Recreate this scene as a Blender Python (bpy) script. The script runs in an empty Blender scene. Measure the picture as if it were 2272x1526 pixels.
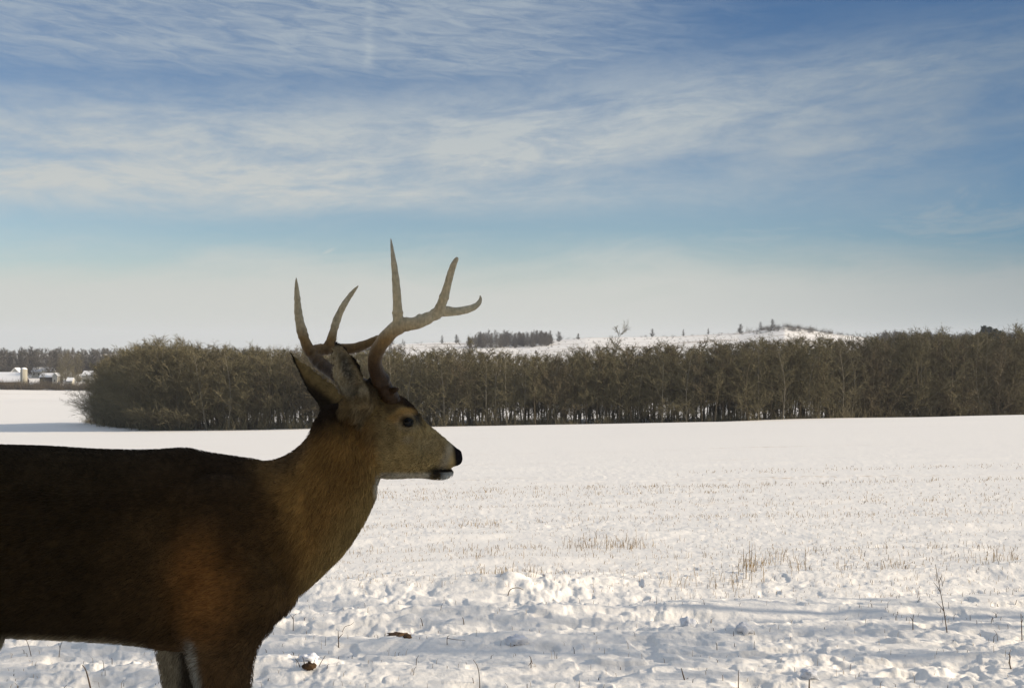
import bpy, math, random
import numpy as np
rad = math.radians
random.seed(7); RNG = np.random.default_rng(7)
scene = bpy.context.scene
COL = scene.collection

# ------------------------------------------------------------------ camera
F = 2551.0; W0 = 2272.0; H0 = 1526.0; CAMZ = 1.05
cam_d = bpy.data.cameras.new('camera'); cam = bpy.data.objects.new('camera', cam_d); COL.objects.link(cam)
cam.location = (0, 0, CAMZ); cam.rotation_euler = (rad(90), 0, 0)
cam_d.sensor_width = 36; cam_d.lens = 36*F/W0; cam_d.clip_start = .05; cam_d.clip_end = 30000
scene.camera = cam
scene.view_settings.view_transform = 'Standard'; scene.view_settings.look = 'None'
scene.view_settings.gamma = 1; scene.view_settings.exposure = 0.82
scene.cycles.max_bounces = 6; scene.cycles.diffuse_bounces = 3; scene.cycles.volume_bounces = 1
scene.cycles.transparent_max_bounces = 8

# ------------------------------------------------------------------ sky and sun
SUN_AZ, SUN_EL = 98.0, 21.0           # degrees clockwise from the viewing direction (+Y), elevation
sun_d = bpy.data.lights.new('sun', 'SUN'); sun = bpy.data.objects.new('sun', sun_d); COL.objects.link(sun)
sun_d.energy = 3.4; sun_d.angle = rad(.6); sun_d.color = (1, .855, .67)
from mathutils import Vector, Matrix
sdir = Vector((math.sin(rad(SUN_AZ))*math.cos(rad(SUN_EL)), math.cos(rad(SUN_AZ))*math.cos(rad(SUN_EL)), math.sin(rad(SUN_EL))))
sun.rotation_euler = sdir.to_track_quat('Z', 'Y').to_euler()

world = bpy.data.worlds.new('World'); scene.world = world; world.use_nodes = True
nt = world.node_tree; nt.nodes.clear()

class NB:
    """tiny node expression builder"""
    def __init__(s, nt): s.nt = nt
    def val(s, node, i, v):
        if isinstance(v, bpy.types.NodeSocket): s.nt.links.new(v, node.inputs[i])
        else: node.inputs[i].default_value = v
    def m(s, op, a, b=0.0, c=0.0, clamp=False):
        n = s.nt.nodes.new('ShaderNodeMath'); n.operation = op; n.use_clamp = clamp
        s.val(n, 0, a); s.val(n, 1, b); s.val(n, 2, c); return n.outputs[0]
    def add(s, a, b): return s.m('ADD', a, b)
    def sub(s, a, b): return s.m('SUBTRACT', a, b)
    def mul(s, a, b): return s.m('MULTIPLY', a, b)
    def sm(s, x, lo, hi, o0=0.0, o1=1.0):
        n = s.nt.nodes.new('ShaderNodeMapRange'); n.interpolation_type = 'SMOOTHSTEP'
        s.val(n, 0, x); s.val(n, 1, lo); s.val(n, 2, hi); s.val(n, 3, o0); s.val(n, 4, o1); return n.outputs[0]
    def xyz(s, x, y, z):
        n = s.nt.nodes.new('ShaderNodeCombineXYZ'); s.val(n, 0, x); s.val(n, 1, y); s.val(n, 2, z); return n.outputs[0]
    def noise(s, vec, scale, detail=4, rough=.55, dist=0.0, dim='3D'):
        n = s.nt.nodes.new('ShaderNodeTexNoise'); n.noise_dimensions = dim
        if vec is not None: s.nt.links.new(vec, n.inputs['Vector'])
        n.inputs['Scale'].default_value = scale; n.inputs['Detail'].default_value = detail
        n.inputs['Roughness'].default_value = rough; n.inputs['Distortion'].default_value = dist
        return n.outputs['Fac']
    def mix(s, f, a, b, mode='MIX'):
        n = s.nt.nodes.new('ShaderNodeMix'); n.data_type = 'RGBA'; n.blend_type = mode; n.clamp_factor = True
        s.val(n, 0, f)
        for i, v in ((6, a), (7, b)):
            if isinstance(v, bpy.types.NodeSocket): s.nt.links.new(v, n.inputs[i])
            else: n.inputs[i].default_value = (*v, 1)
        return n.outputs[2]
    def gauss(s, x, c, w):      # exp(-((x-c)/w)^2)
        d = s.m('DIVIDE', s.sub(x, c), w); return s.m('EXPONENT', s.mul(s.mul(d, d), -1.0))

b = NB(nt)
tc = nt.nodes.new('ShaderNodeTexCoord')
sep = nt.nodes.new('ShaderNodeSeparateXYZ'); nt.links.new(tc.outputs['Generated'], sep.inputs[0])
dx, dy, dz = sep.outputs
az = b.m('ARCTAN2', dx, dy)                                   # azimuth, radians
el = b.m('ARCSINE', dz)
den = b.add(b.m('MAXIMUM', dz, 0.0), .045)
u = b.m('DIVIDE', dx, den); v = b.m('DIVIDE', dy, den)        # point on the cloud deck
# slanted wavy coordinates of the cirrus
n_warp = b.noise(b.xyz(b.mul(az, 2.2), b.mul(el, 8.0), 3.1), 1.0, 3)
warp = b.mul(b.sub(n_warp, .5), .06)
t = b.add(el, warp)
tt = b.add(t, b.mul(az, -.05))
streak = b.noise(b.xyz(b.mul(az, 9.0), b.mul(tt, 40.0), 1.7), 1.0, 9, .66, .35)      # long thin streaks
streak2 = b.noise(b.xyz(b.add(b.mul(az, 34.0), b.mul(el, 22.0)), b.mul(tt, 120.0), 7.7), 1.0, 6, .68, .3)
big = b.noise(b.xyz(b.mul(az, 2.6), b.mul(tt, 15.0), 5.3), 1.0, 3, .5, .3)
ripple = b.noise(b.xyz(b.add(b.mul(az, 26.0), b.mul(el, 18.0)), b.add(b.mul(el, 150.0), b.mul(az, 9.0)), 2.2), 1.0, 7, .66, .6)
ripple = b.add(b.mul(ripple, .7), b.mul(big, .3))
haze = b.sm(b.add(t, b.mul(b.sub(streak, .5), .05)), .035, .105, 1.0, 0.0)
gap = b.mul(b.gauss(b.add(el, b.mul(warp, .4)), .098, .017), b.sm(b.add(az, b.mul(streak, .12)), .40, .16))
band = b.gauss(b.add(tt, b.mul(az, -.02)), .170, .060)
band = b.mul(band, b.sm(az, .52, -.12, .62, 1.0))
hi = b.sm(b.add(el, b.mul(b.sub(big, .5), .12)), .20, .30)
up = b.mul(b.sm(el, .19, .25), b.sm(ripple, .31, .69, .32, .80))
up = b.mul(up, b.sm(az, .25, -.02, .16, 1.0))
cir = b.add(b.mul(b.sm(streak, .28, .70), .62), b.mul(b.sm(streak2, .35, .7), .22))
cm = b.mul(band, b.add(.50, b.mul(cir, 1.15)))
cm = b.mul(cm, b.sm(big, .25, .52, .42, 1.0))
cm = b.m('MAXIMUM', cm, up)
wisp = b.mul(b.gauss(el, .112, .045), b.mul(b.sm(streak, .42, .72), .5))
cm = b.m('MAXIMUM', cm, wisp)
cm = b.mul(cm, b.sub(1.0, b.mul(gap, .72)))
cm = b.m('MAXIMUM', cm, b.mul(haze, .95))
# old contrail scraps
ct = b.mul(b.gauss(b.add(az, b.mul(b.sub(streak2, .5), .02)), -.1235, .0050), b.mul(b.sm(el, .222, .240), b.sm(el, .315, .275)))
ct = b.mul(ct, b.sm(streak2, .3, .6, .2, .8))
ct2 = b.gauss(b.add(b.mul(az, .45), b.mul(el, -1.0)), -.1505, .0024)
ct2 = b.mul(ct2, b.mul(b.gauss(az, -.159, .008), .55))
cm = b.m('MINIMUM', b.add(cm, b.mul(ct, .26)), 1.0); cm = b.m('MAXIMUM', cm, ct2)
below = b.sm(dz, -.02, 0.0)
sky = nt.nodes.new('ShaderNodeTexSky'); sky.sky_type = 'NISHITA'; sky.sun_disc = False
sky.sun_elevation = rad(SUN_EL); sky.sun_rotation = rad(SUN_AZ); sky.air_density = 1.0; sky.dust_density = .6; sky.ozone_density = 1.6; sky.altitude = 300
SKYS = .10
gfac = b.mix(b.sm(el, .06, .27), (.50, .56, .62), (.19, .335, .49))
gfac = b.mix(b.sm(az, .05, .62), gfac, (.11, .235, .37))
grade = b.mix(1.0, sky.outputs[0], gfac, 'MULTIPLY')
warmc = b.mix(b.sm(el, .05, .26), (3.45, 3.50, 3.30), (2.45, 2.80, 3.05))
warmc = b.mix(b.mul(b.sm(az, .05, .62), .85), warmc, (1.35, 1.68, 1.85))
over = b.sm(b.add(el, b.mul(b.sub(big, .5), .3)), .42, .75)
fin = b.mix(b.mul(cm, 1.0), grade, warmc)
fin = b.mix(b.mul(over, .8), fin, (2.45, 2.75, 3.35))
bg = nt.nodes.new('ShaderNodeBackground'); bg.inputs[1].default_value = SKYS
nt.links.new(fin, bg.inputs[0])
wo = nt.nodes.new('ShaderNodeOutputWorld'); nt.links.new(bg.outputs[0], wo.inputs[0])

# ------------------------------------------------------------------ helpers
def P(px, py, Y):
    """the world point seen at photo pixel (px,py) when it stands Y metres away"""
    return np.array(((px-W0/2)/F*Y, Y, CAMZ-(py-H0/2)/F*Y))

def tag(o, label=None, cat=None, group=None, kind=None):
    if label: o['label'] = label
    if cat: o['category'] = cat
    if group: o['group'] = group
    if kind: o['kind'] = kind
    return o

def mesh_np(name, V, Fc, mat=None, parent=None, smooth=False, loc=None, sizes=None):
    """V (n,3); Fc: (m,k) int array (all the same k) or list of faces"""
    me = bpy.data.meshes.new(name); V = np.asarray(V, dtype=np.float32)
    if isinstance(Fc, np.ndarray):
        k = Fc.shape[1]; m_ = Fc.shape[0]
        me.vertices.add(len(V)); me.vertices.foreach_set('co', V.ravel())
        me.loops.add(m_*k); me.loops.foreach_set('vertex_index', Fc.astype(np.int32).ravel())
        me.polygons.add(m_); me.polygons.foreach_set('loop_start', np.arange(0, m_*k, k, dtype=np.int32))
        me.update(calc_edges=True)
    else:
        me.from_pydata(V.tolist(), [], Fc); me.update()
    if smooth: me.polygons.foreach_set('use_smooth', np.ones(len(me.polygons), dtype=bool))
    o = bpy.data.objects.new(name, me); COL.objects.link(o)
    if mat: me.materials.append(mat)
    if parent: o.parent = parent
    if loc is not None: o.location = loc
    return o

class Buf:
    """collects polygons"""
    def __init__(s): s.v = []; s.f = []
    def add(s, vs, fs):
        n = len(s.v); s.v += [tuple(map(float, q)) for q in vs]; s.f += [tuple(n+i for i in q) for q in fs]
    def box(s, lo, hi):
        (a, c, e), (A, C_, E) = lo, hi
        s.add([(a,c,e),(A,c,e),(A,C_,e),(a,C_,e),(a,c,E),(A,c,E),(A,C_,E),(a,C_,E)],
              [(0,3,2,1),(4,5,6,7),(0,1,5,4),(1,2,6,5),(2,3,7,6),(3,0,4,7)])
    def rings(s, R, cap=True):
        n = len(R[0]); base = len(s.v)
        for r in R: s.v += [tuple(map(float, q)) for q in r]
        for i in range(len(R)-1):
            for j in range(n):
                k = (j+1) % n
                s.f.append((base+i*n+j, base+i*n+k, base+(i+1)*n+k, base+(i+1)*n+j))
        if cap:
            s.f.append(tuple(base+j for j in reversed(range(n))))
            s.f.append(tuple(base+(len(R)-1)*n+j for j in range(n)))
    def tube(s, pts, rads, n=10):
        pts = [np.array(p, float) for p in pts]; R = []; up = None
        for i, p in enumerate(pts):
            d = pts[min(i+1, len(pts)-1)]-pts[max(i-1, 0)]; d = d/(np.linalg.norm(d)+1e-9)
            if up is None:
                up = np.cross(d, (0, 0, 1.0)) if abs(d[2]) < .9 else np.cross(d, (1.0, 0, 0))
            up = up-d*np.dot(up, d); up /= np.linalg.norm(up)+1e-9; w = np.cross(d, up)
            R.append([p+rads[i]*(math.cos(a)*up+math.sin(a)*w) for a in np.linspace(0, 2*math.pi, n, endpoint=False)])
        s.rings(R)
    def build(s, name, mat=None, parent=None, smooth=False, loc=None):
        return mesh_np(name, s.v, s.f, mat, parent, smooth, loc)

def smooth_curve(ctrl, n):
    """Catmull-Rom through rows of ctrl"""
    c = np.array(ctrl, float); k = len(c); out = []
    e = np.vstack([2*c[0]-c[1], c, 2*c[-1]-c[-2]])
    for q in np.linspace(0, k-1, n):
        i = min(int(q), k-2); f = q-i
        p0, p1, p2, p3 = e[i], e[i+1], e[i+2], e[i+3]
        out.append(.5*((2*p1)+(-p0+p2)*f+(2*p0-5*p1+4*p2-p3)*f*f+(-p0+3*p1-3*p2+p3)*f**3))
    return np.array(out)

def hash2(ix, iy, seed):
    n = (ix.astype(np.int64)*374761393+iy.astype(np.int64)*668265263+seed*974634777) & 0xffffffff
    n = ((n ^ (n >> 13))*1274126177) & 0xffffffff
    return ((n ^ (n >> 16)) & 0xffffff)/float(0xffffff)
def vnoise(x, y, seed=0):
    x = np.asarray(x, float); y = np.asarray(y, float)
    ix = np.floor(x); iy = np.floor(y); fx = x-ix; fy = y-iy
    fx = fx*fx*fx*(fx*(fx*6-15)+10); fy = fy*fy*fy*(fy*(fy*6-15)+10)
    a = hash2(ix, iy, seed); b_ = hash2(ix+1, iy, seed); c = hash2(ix, iy+1, seed); d = hash2(ix+1, iy+1, seed)
    return (a*(1-fx)+b_*fx)*(1-fy)+(c*(1-fx)+d*fx)*fy
def sstep(x, a, b_):
    q = np.clip((x-a)/(b_-a), 0, 1); return q*q*(3-2*q)

# ------------------------------------------------------------------ materials
def mat(name, col, rough=.9, spec=.2, vary=0.0, vscale=5.0, bump=0.0, bscale=40.0, attr=None, col2=None):
    m_ = bpy.data.materials.new(name); m_.use_nodes = True; n = m_.node_tree; bs = n.nodes['Principled BSDF']
    bs.inputs['Roughness'].default_value = rough; bs.inputs['Specular IOR Level'].default_value = spec
    q = NB(n); tcn = n.nodes.new('ShaderNodeTexCoord')
    if attr:
        at = n.nodes.new('ShaderNodeAttribute'); at.attribute_name = attr; c = at.outputs['Color']
    else: c = None
    nz = q.noise(tcn.outputs['Object'], vscale, 5, .6)
    if c is None:
        hi_ = col2 if col2 else tuple(min(1, x*(1+vary)) for x in col); lo_ = col if col2 else tuple(x*(1-vary) for x in col)
        c = q.mix(q.sm(nz, .3, .7), lo_, hi_)
    elif vary:
        k = q.sm(nz, .25, .75, 1-vary, 1+vary); c = q.mix(1.0, c, q.xyz(k, k, k), 'MULTIPLY')
    n.links.new(c, bs.inputs['Base Color'])
    if bump:
        bp = n.nodes.new('ShaderNodeBump'); bp.inputs['Strength'].default_value = bump; bp.inputs['Distance'].default_value = .01
        n.links.new(q.noise(tcn.outputs['Object'], bscale, 4, .6), bp.inputs['Height']); n.links.new(bp.outputs[0], bs.inputs['Normal'])
    return m_

M_bark = mat('bark', (.100, .080, .050), vary=.35, vscale=.6)
M_bark2 = mat('pale_bark', (.21, .185, .135), vary=.3, vscale=.6)
M_twig = mat('twigs', (.142, .122, .066), col2=(.186, .160, .090), vscale=.25)
M_twig2 = mat('olive_twigs', (.140, .122, .068), col2=(.19, .162, .096), vscale=.25)
M_far = mat('far_twigs', (.085, .080, .070), col2=(.125, .110, .085), vscale=.02)
M_ever = mat('needles', (.020, .032, .016), col2=(.045, .060, .028), vscale=2)
M_straw = mat('straw', (.20, .130, .060), col2=(.38, .28, .15), vscale=3)
M_straw2 = mat('dark_stalk', (.06, .038, .022), col2=(.14, .09, .05), vscale=20)
M_soil = mat('soil', (.045, .028, .018), col2=(.13, .075, .035), vscale=30, bump=.6, bscale=60)
M_snowobj = mat('snow_lump', (.78, .79, .82), vary=.05, bump=.4, bscale=60)
M_roofsnow = mat('roof_snow', (.80, .80, .80), vary=.04)
M_wallw = mat('white_siding', (.46, .44, .38), vary=.08)
M_walld = mat('weathered_boards', (.07, .055, .045), vary=.3)
M_silo = mat('concrete_stave', (.36, .34, .27), vary=.12)
M_glass = mat('window_glass', (.02, .025, .03), rough=.15, spec=.5)
M_red = mat('brown_brick', (.13, .065, .045), vary=.2)

# ------------------------------------------------------------------ terrain
PXK = np.array([-900, 0, 200, 700, 870, 1000, 1150, 1300, 1500, 1640, 1740, 1850, 1950, 2100, 2272, 3200], float)
AK = (PXK-W0/2)/F
T700 = np.array([.046, .0440, .044, .040, .036, .033, .030, .028, .026, .024, .022, .021, .02, .018, .016, .014])
T1150 = np.array([.010, .009, .008, .0075, .000, -.0020, -.0010, -.0055, -.0065, -.0095, -.0145, -.0085, -.005, -.003, -.002, .004])
def base_z(x, y):
    x = np.asarray(x, float); y = np.asarray(y, float); r = np.hypot(x, y)
    a = np.where(y > 1, x/np.maximum(y, 1), np.sign(x)*9)
    plane = -.0655*y+.02*x
    ux, uy = x/np.maximum(r, 1e-6), y/np.maximum(r, 1e-6)
    p200 = -.0655*200*uy+.02*200*ux
    z350 = np.where(y > 0, CAMZ-.0605*350, p200*1.75); z700 = CAMZ-np.interp(a, AK, T700)*700
    z1150 = CAMZ-np.interp(a, AK, T1150)*1150; z1700 = CAMZ-(np.interp(a, AK, T1150)+.010)*1700; z6000 = z1700*0-190
    o = np.where(r <= 200, plane, 0)
    def seg(o, r0, r1, z0, z1):
        f = np.clip((r-r0)/(r1-r0), 0, 1); return np.where((r > r0) & (r <= r1), z0+(z1-z0)*f, o)
    o = seg(o, 200, 350, p200, z350); o = seg(o, 350, 700, z350, z700); o = seg(o, 700, 1150, z700, z1150)
    o = seg(o, 1150, 1700, z1150, z1700); o = seg(o, 1700, 6000, z1700, z6000); o = np.where(r > 6000, z6000-(r-6000)*.035, o)
    und = (vnoise(x/90, y/60, 5)-.5)*1.2*sstep(r, 220, 500)+(vnoise(x/26+3, y/20, 6)-.5)*.35*sstep(r, 25, 90)
    return o+und

def ridge(y, c, w, skew=.55):
    d = (y-c)/w; d = np.where(d < 0, d/skew, d); return np.exp(-d*d)
def detail_z(x, y):
    x = np.asarray(x, float); y = np.asarray(y, float); r = np.hypot(x, y)
    wob = (vnoise(x*.9, y*.3, 11)-.5)*.22+(vnoise(x*3.1, y*.6, 12)-.5)*.09
    yy = y+wob-.05*x
    near = 1-sstep(r, 7.5, 13)
    amp = .45+.75*vnoise(x*.8+5, y*0+2, 13)
    h = .050*ridge(yy, 7.3, .28, .6)*amp + .040*ridge(yy, 6.15, .24, .6)*(.55+.6*vnoise(x*1.1, y*0+7, 14)) + .040*ridge(yy, 5.45, .2, .6)*(.45+.7*vnoise(x*1.3, y*0+9, 15)) + .035*ridge(yy, 4.85, .2, .6)*amp
    h += .045*ridge(yy, 8.4, .25)*vnoise(x*.7, y*0+3, 16)+.03*ridge(yy+.02*x, 10.2, .3)+.022*ridge(yy, 13.5, .35)+.03*ridge(yy, 18.5, .5)+.03*ridge(yy, 24, .6)
    h -= .04*ridge(yy, 6.65, .22)+.04*ridge(yy, 5.78, .14)*amp
    k = .32+.68*(1-sstep(r, 5.5, 9)); k *= 1-.7*sstep(r, 12, 40)
    wx = x+(vnoise(x*2, y*2, 35)-.5)*.25; wy = y+(vnoise(x*2, y*2, 36)-.5)*.18
    lump = (vnoise(wx*1.8, wy*3.2, 21)-.5)*.030+(vnoise(wx*5.0+.7*y, wy*8.5, 22)-.5)*.028+(vnoise(wx*11, wy*17, 23)-.5)*.028+(vnoise(wx*22, wy*32, 24)-.5)*.019+(vnoise(wx*45, wy*60, 26)-.5)*.009
    crust = vnoise(wx*6+9, wy*9.5, 25); lump += .016*sstep(crust, .52, .60)            # broken crust with small steps
    crust2 = vnoise(wx*13+2, wy*19, 28); lump += .008*sstep(crust2, .55, .66)
    rough_zone = .35+1.0*vnoise(x*.55, y*.8, 27)
    h += lump*k*rough_zone*.60
    h -= .018*sstep(vnoise(x*6.5+3, y*9, 29), .76, .86)*(1-sstep(r, 6, 9))
    h += (vnoise(x*1.1, y*4.2, 31)-.5)*.022*(1-.8*sstep(r, 10, 60))
    # the ploughed up heap at the middle
    gx, gy = (x-.02), (y-7.05)
    h += (.07*np.exp(-(gx/.33)**2-(gy/.22)**2))*(.65+.7*vnoise(x*9, y*9, 33))
    return h*(1-.5*sstep(r, 60, 160))
def ground_z(x, y): return base_z(x, y)+detail_z(x, y)
def gz(x, y): return float(ground_z(np.array([x]), np.array([y]))[0])
def bz(x, y): return float(base_z(np.array([x]), np.array([y]))[0])

def build_ground():
    A = np.concatenate([np.linspace(-180, -42, 50, endpoint=False), np.linspace(-42, -27, 60, endpoint=False),
                        np.linspace(-27, 27, 1000, endpoint=False), np.linspace(27, 42, 60, endpoint=False), np.linspace(42, 180, 50, endpoint=False)])
    A = np.radians(A)
    tans = np.linspace(.36, .073, 620)
    R1 = CAMZ/(tans-.0655)                            # about one row for each photographed line
    R = np.concatenate([[.05, .5, 1.0, 1.6, 2.0, 2.4, 2.8, 3.1, 3.35], R1, np.geomspace(R1[-1]*1.01, 1000, 200), np.geomspace(1010, 5000, 70)])
    rr, aa = np.meshgrid(R, A, indexing='ij')
    x = rr*np.sin(aa); y = rr*np.cos(aa); z = ground_z(x, y)
    V = np.stack([x, y, z], -1).reshape(-1, 3); nR, nA = rr.shape
    i = np.arange(nR-1)[:, None]; j = np.arange(nA)[None, :]; jn = (j+1) % nA
    Fq = np.stack(np.broadcast_arrays(i*nA+j, (i+1)*nA+j, (i+1)*nA+jn, i*nA+jn), -1).reshape(-1, 4)[:, ::-1]
    m_ = bpy.data.materials.new('snow'); m_.use_nodes = True; n = m_.node_tree; bs = n.nodes['Principled BSDF']; q = NB(n)
    bs.inputs['Roughness'].default_value = .75; bs.inputs['Specular IOR Level'].default_value = .15
    tcn = n.nodes.new('ShaderNodeTexCoord'); O = tcn.outputs['Object']
    mp = n.nodes.new('ShaderNodeMapping'); mp.inputs['Scale'].default_value = (.10, .9, 1); mp.inputs['Rotation'].default_value = (0, 0, rad(-3)); n.links.new(O, mp.inputs[0])
    nA_ = q.noise(mp.outputs[0], .55, 6, .7); nB_ = q.noise(O, 5.5, 5, .75); nC_ = q.noise(O, .035, 3, .5)
    sp = n.nodes.new('ShaderNodeSeparateXYZ'); n.links.new(O, sp.inputs[0])
    dist = sp.outputs[1]
    streaks = q.mul(q.sm(nA_, .56, .72), q.sm(nB_, .50, .62))
    streaks = q.mul(streaks, q.mul(q.sm(dist, 9, 16), q.sm(dist, 190, 60)))
    c = q.mix(q.mul(streaks, .85), (.86, .828, .770), (.42, .29, .16))
    # weedy banks on the far hills
    fb = q.mul(q.sm(q.noise(mp.outputs[0], .05, 5, .65), .52, .62), q.sm(dist, 500, 800))
    c = q.mix(q.mul(fb, .6), c, (.33, .25, .17))
    n.links.new(c, bs.inputs['Base Color'])
    bp = n.nodes.new('ShaderNodeBump'); bp.inputs['Strength'].default_value = .5; bp.inputs['Distance'].default_value = .012
    n.links.new(q.noise(O, 38, 5, .65), bp.inputs['Height']); n.links.new(bp.outputs[0], bs.inputs['Normal'])
    o = mesh_np('snowy_field', V, Fq, m_, smooth=True); tag(o, kind='structure')
build_ground()

# ------------------------------------------------------------------ bare trees
def tree_arrays(rng, h=1.0, low=.28, spread=.30, nlimb=16, twigs=5, dense=1.0, lean=0.0):
    """a leafless tree of height h; returns trunk+limb (V,F quads) and twig (V,F tris)"""
    segs = []      # p0,p1,r0,r1
    tw = []
    top = np.array([rng.normal(0, .03)+lean, rng.normal(0, .03), 1.0])
    mid = np.array([rng.normal(0, .02)+lean*.4, rng.normal(0, .02), .5])
    tp = smooth_curve([(0, 0, -.03), (0, 0, .02), mid, top], 9)
    tr = np.interp(np.linspace(0, 1, 9), [0, .1, .5, 1], [.013, .0105, .007, .0015])
    for i in range(8): segs.append((tp[i], tp[i+1], tr[i], tr[i+1]))
    for k in range(nlimb):
        f = low+(1-low)*(k+rng.random())/nlimb*.97
        q = min(int(f*8), 7); p = tp[q]+(tp[min(q+1, 8)]-tp[q])*(f*8-q)
        a = k*2.4+rng.random()*1.2; rise = 1.05+1.1*f*rng.random()
        L = spread*(.55+.6*rng.random())*(1.15-.75*max(0, (f-.45)/.55))
        d = np.array([math.cos(a), math.sin(a), rise]); d /= np.linalg.norm(d)
        pts = [p]
        for s_ in range(3):
            d = d+np.array([rng.normal(0, .14), rng.normal(0, .14), .12]); d /= np.linalg.norm(d); pts.append(pts[-1]+d*L/3)
        rr = .0040*(1.2-f*.7)
        for s_ in range(3): segs.append((pts[s_], pts[s_+1], rr*(1-s_*.28), rr*(1-(s_+1)*.28)))
        nsub = int(11*dense)
        for s_ in range(nsub):
            g = .2+.8*(s_+rng.random())/nsub; gi = min(int(g*3), 2); sp_ = pts[gi]+(pts[gi+1]-pts[gi])*(g*3-gi)
            dd = d+rng.normal(0, .70, 3); dd[2] = abs(dd[2])*.6+.38; dd /= np.linalg.norm(dd)
            l2 = L*(.25+.35*rng.random()); e = sp_+dd*l2
            tw.append((sp_, e, .0022))
            for w in range(twigs):
                gg = rng.random(); s3 = sp_+dd*l2*gg; d3 = dd+rng.normal(0, .6, 3); d3[2] += .25; d3 /= np.linalg.norm(d3)
                e3 = s3+d3*l2*(.35+.5*rng.random()); tw.append((s3, e3, .0016))
                for _ in range(3):
                    g4 = rng.random(); s4 = s3+(e3-s3)*g4; d4 = d3+rng.normal(0, .6, 3); d4 /= np.linalg.norm(d4)
                    tw.append((s4, s4+d4*l2*.3, .0012))
    V = []; Fq = []
    for p0, p1, r0, r1 in segs:
        d = (p1-p0)/(np.linalg.norm(p1-p0)+1e-9); u_ = np.cross(d, (0.3, 1, 0.2)); u_ /= np.linalg.norm(u_); w_ = np.cross(d, u_); n0 = len(V)
        for p, r in ((p0, r0), (p1+d*.002, r1)):
            for a in (0, 1.2566, 2.513, 3.77, 5.027): V.append(p+r*(math.cos(a)*u_+math.sin(a)*w_))
        for j in range(5): Fq.append((n0+j, n0+(j+1) % 5, n0+5+(j+1) % 5, n0+5+j))
    s0 = np.array([q[0] for q in tw]); e0 = np.array([q[1] for q in tw]); w0 = np.array([q[2] for q in tw])[:, None]
    d = e0-s0; rn = rng.normal(0, 1, d.shape); sd = np.cross(d, rn); sd /= np.linalg.norm(sd, axis=1, keepdims=True)+1e-9
    TV = np.stack([s0-sd*w0, s0+sd*w0, e0], 1).reshape(-1, 3); TF = np.arange(len(TV)).reshape(-1, 3)
    return np.array(V)*h, np.array(Fq), TV*h, TF

def widen(T3, k):
    T3 = T3.copy(); m_ = (T3[:, :1]+T3[:, 1:2])/2; T3[:, :2] = m_+(T3[:, :2]-m_)*k; return T3
protos = []
for i, (low, spr, nl, dn) in enumerate([(.30, .26, 18, 1.0), (.38, .22, 16, 1.0), (.25, .30, 18, 1.1), (.42, .20, 14, 1.0), (.33, .24, 18, 1.1), (.20, .26, 20, 1.1), (.10, .34, 24, 1.2), (.06, .36, 26, 1.3), (.48, .24, 16, 1.1), (.52, .26, 16, 1.1)]):
    protos.append(tree_arrays(np.random.default_rng(100+i), 1.0, low, spr, nl, 5, dn, lean=.02*(i % 3-1)))
proto_me = []
for V, Fq, TV, TF in protos:
    a = mesh_np('trunk', V, Fq, M_bark); c = mesh_np('crown', TV, TF, M_twig)
    proto_me.append((a.data, c.data)); bpy.data.objects.remove(a); bpy.data.objects.remove(c)
M_twig3 = mat('brown_twigs', (.132, .108, .064), col2=(.172, .140, .086), vscale=.25)
proto_red = [(a.copy(), c.copy()) for a, c in proto_me]
for a, c in proto_red: c.materials[0] = M_twig3
proto_pale = []
for a, c in proto_me:
    a2 = a.copy(); a2.materials[0] = M_bark2; c2 = c.copy(); c2.materials[0] = M_twig2; proto_pale.append((a2, c2))
proto_far = []
for (a, c), (V, Fq, TV, TF) in zip(proto_me, protos):
    a2 = a.copy(); a2.materials[0] = M_far; c_ = mesh_np('crown', widen(TV.reshape(-1, 3, 3), 2.6).reshape(-1, 3), TF, M_far); proto_far.append((a2, c_.data)); bpy.data.objects.remove(c_)

def tree(x, y, h, k, label, group=None, wide=1.0, kind='bare', z=None, cat='tree', name='bare_tree'):
    root = bpy.data.objects.new(name, None); COL.objects.link(root)
    root.location = (x, y, (bz(x, y) if z is None else z)-.1); root.rotation_euler = (0, 0, random.random()*6.28)
    src = {'bare': proto_me, 'red': proto_red, 'pale': proto_pale, 'far': proto_far}[kind][k]
    for nm, me in zip(('trunk', 'crown'), src):
        o = bpy.data.objects.new(nm, me); COL.objects.link(o); o.parent = root; o.scale = (h*wide, h*wide, h)
    tag(root, label, cat, group); return root

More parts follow.
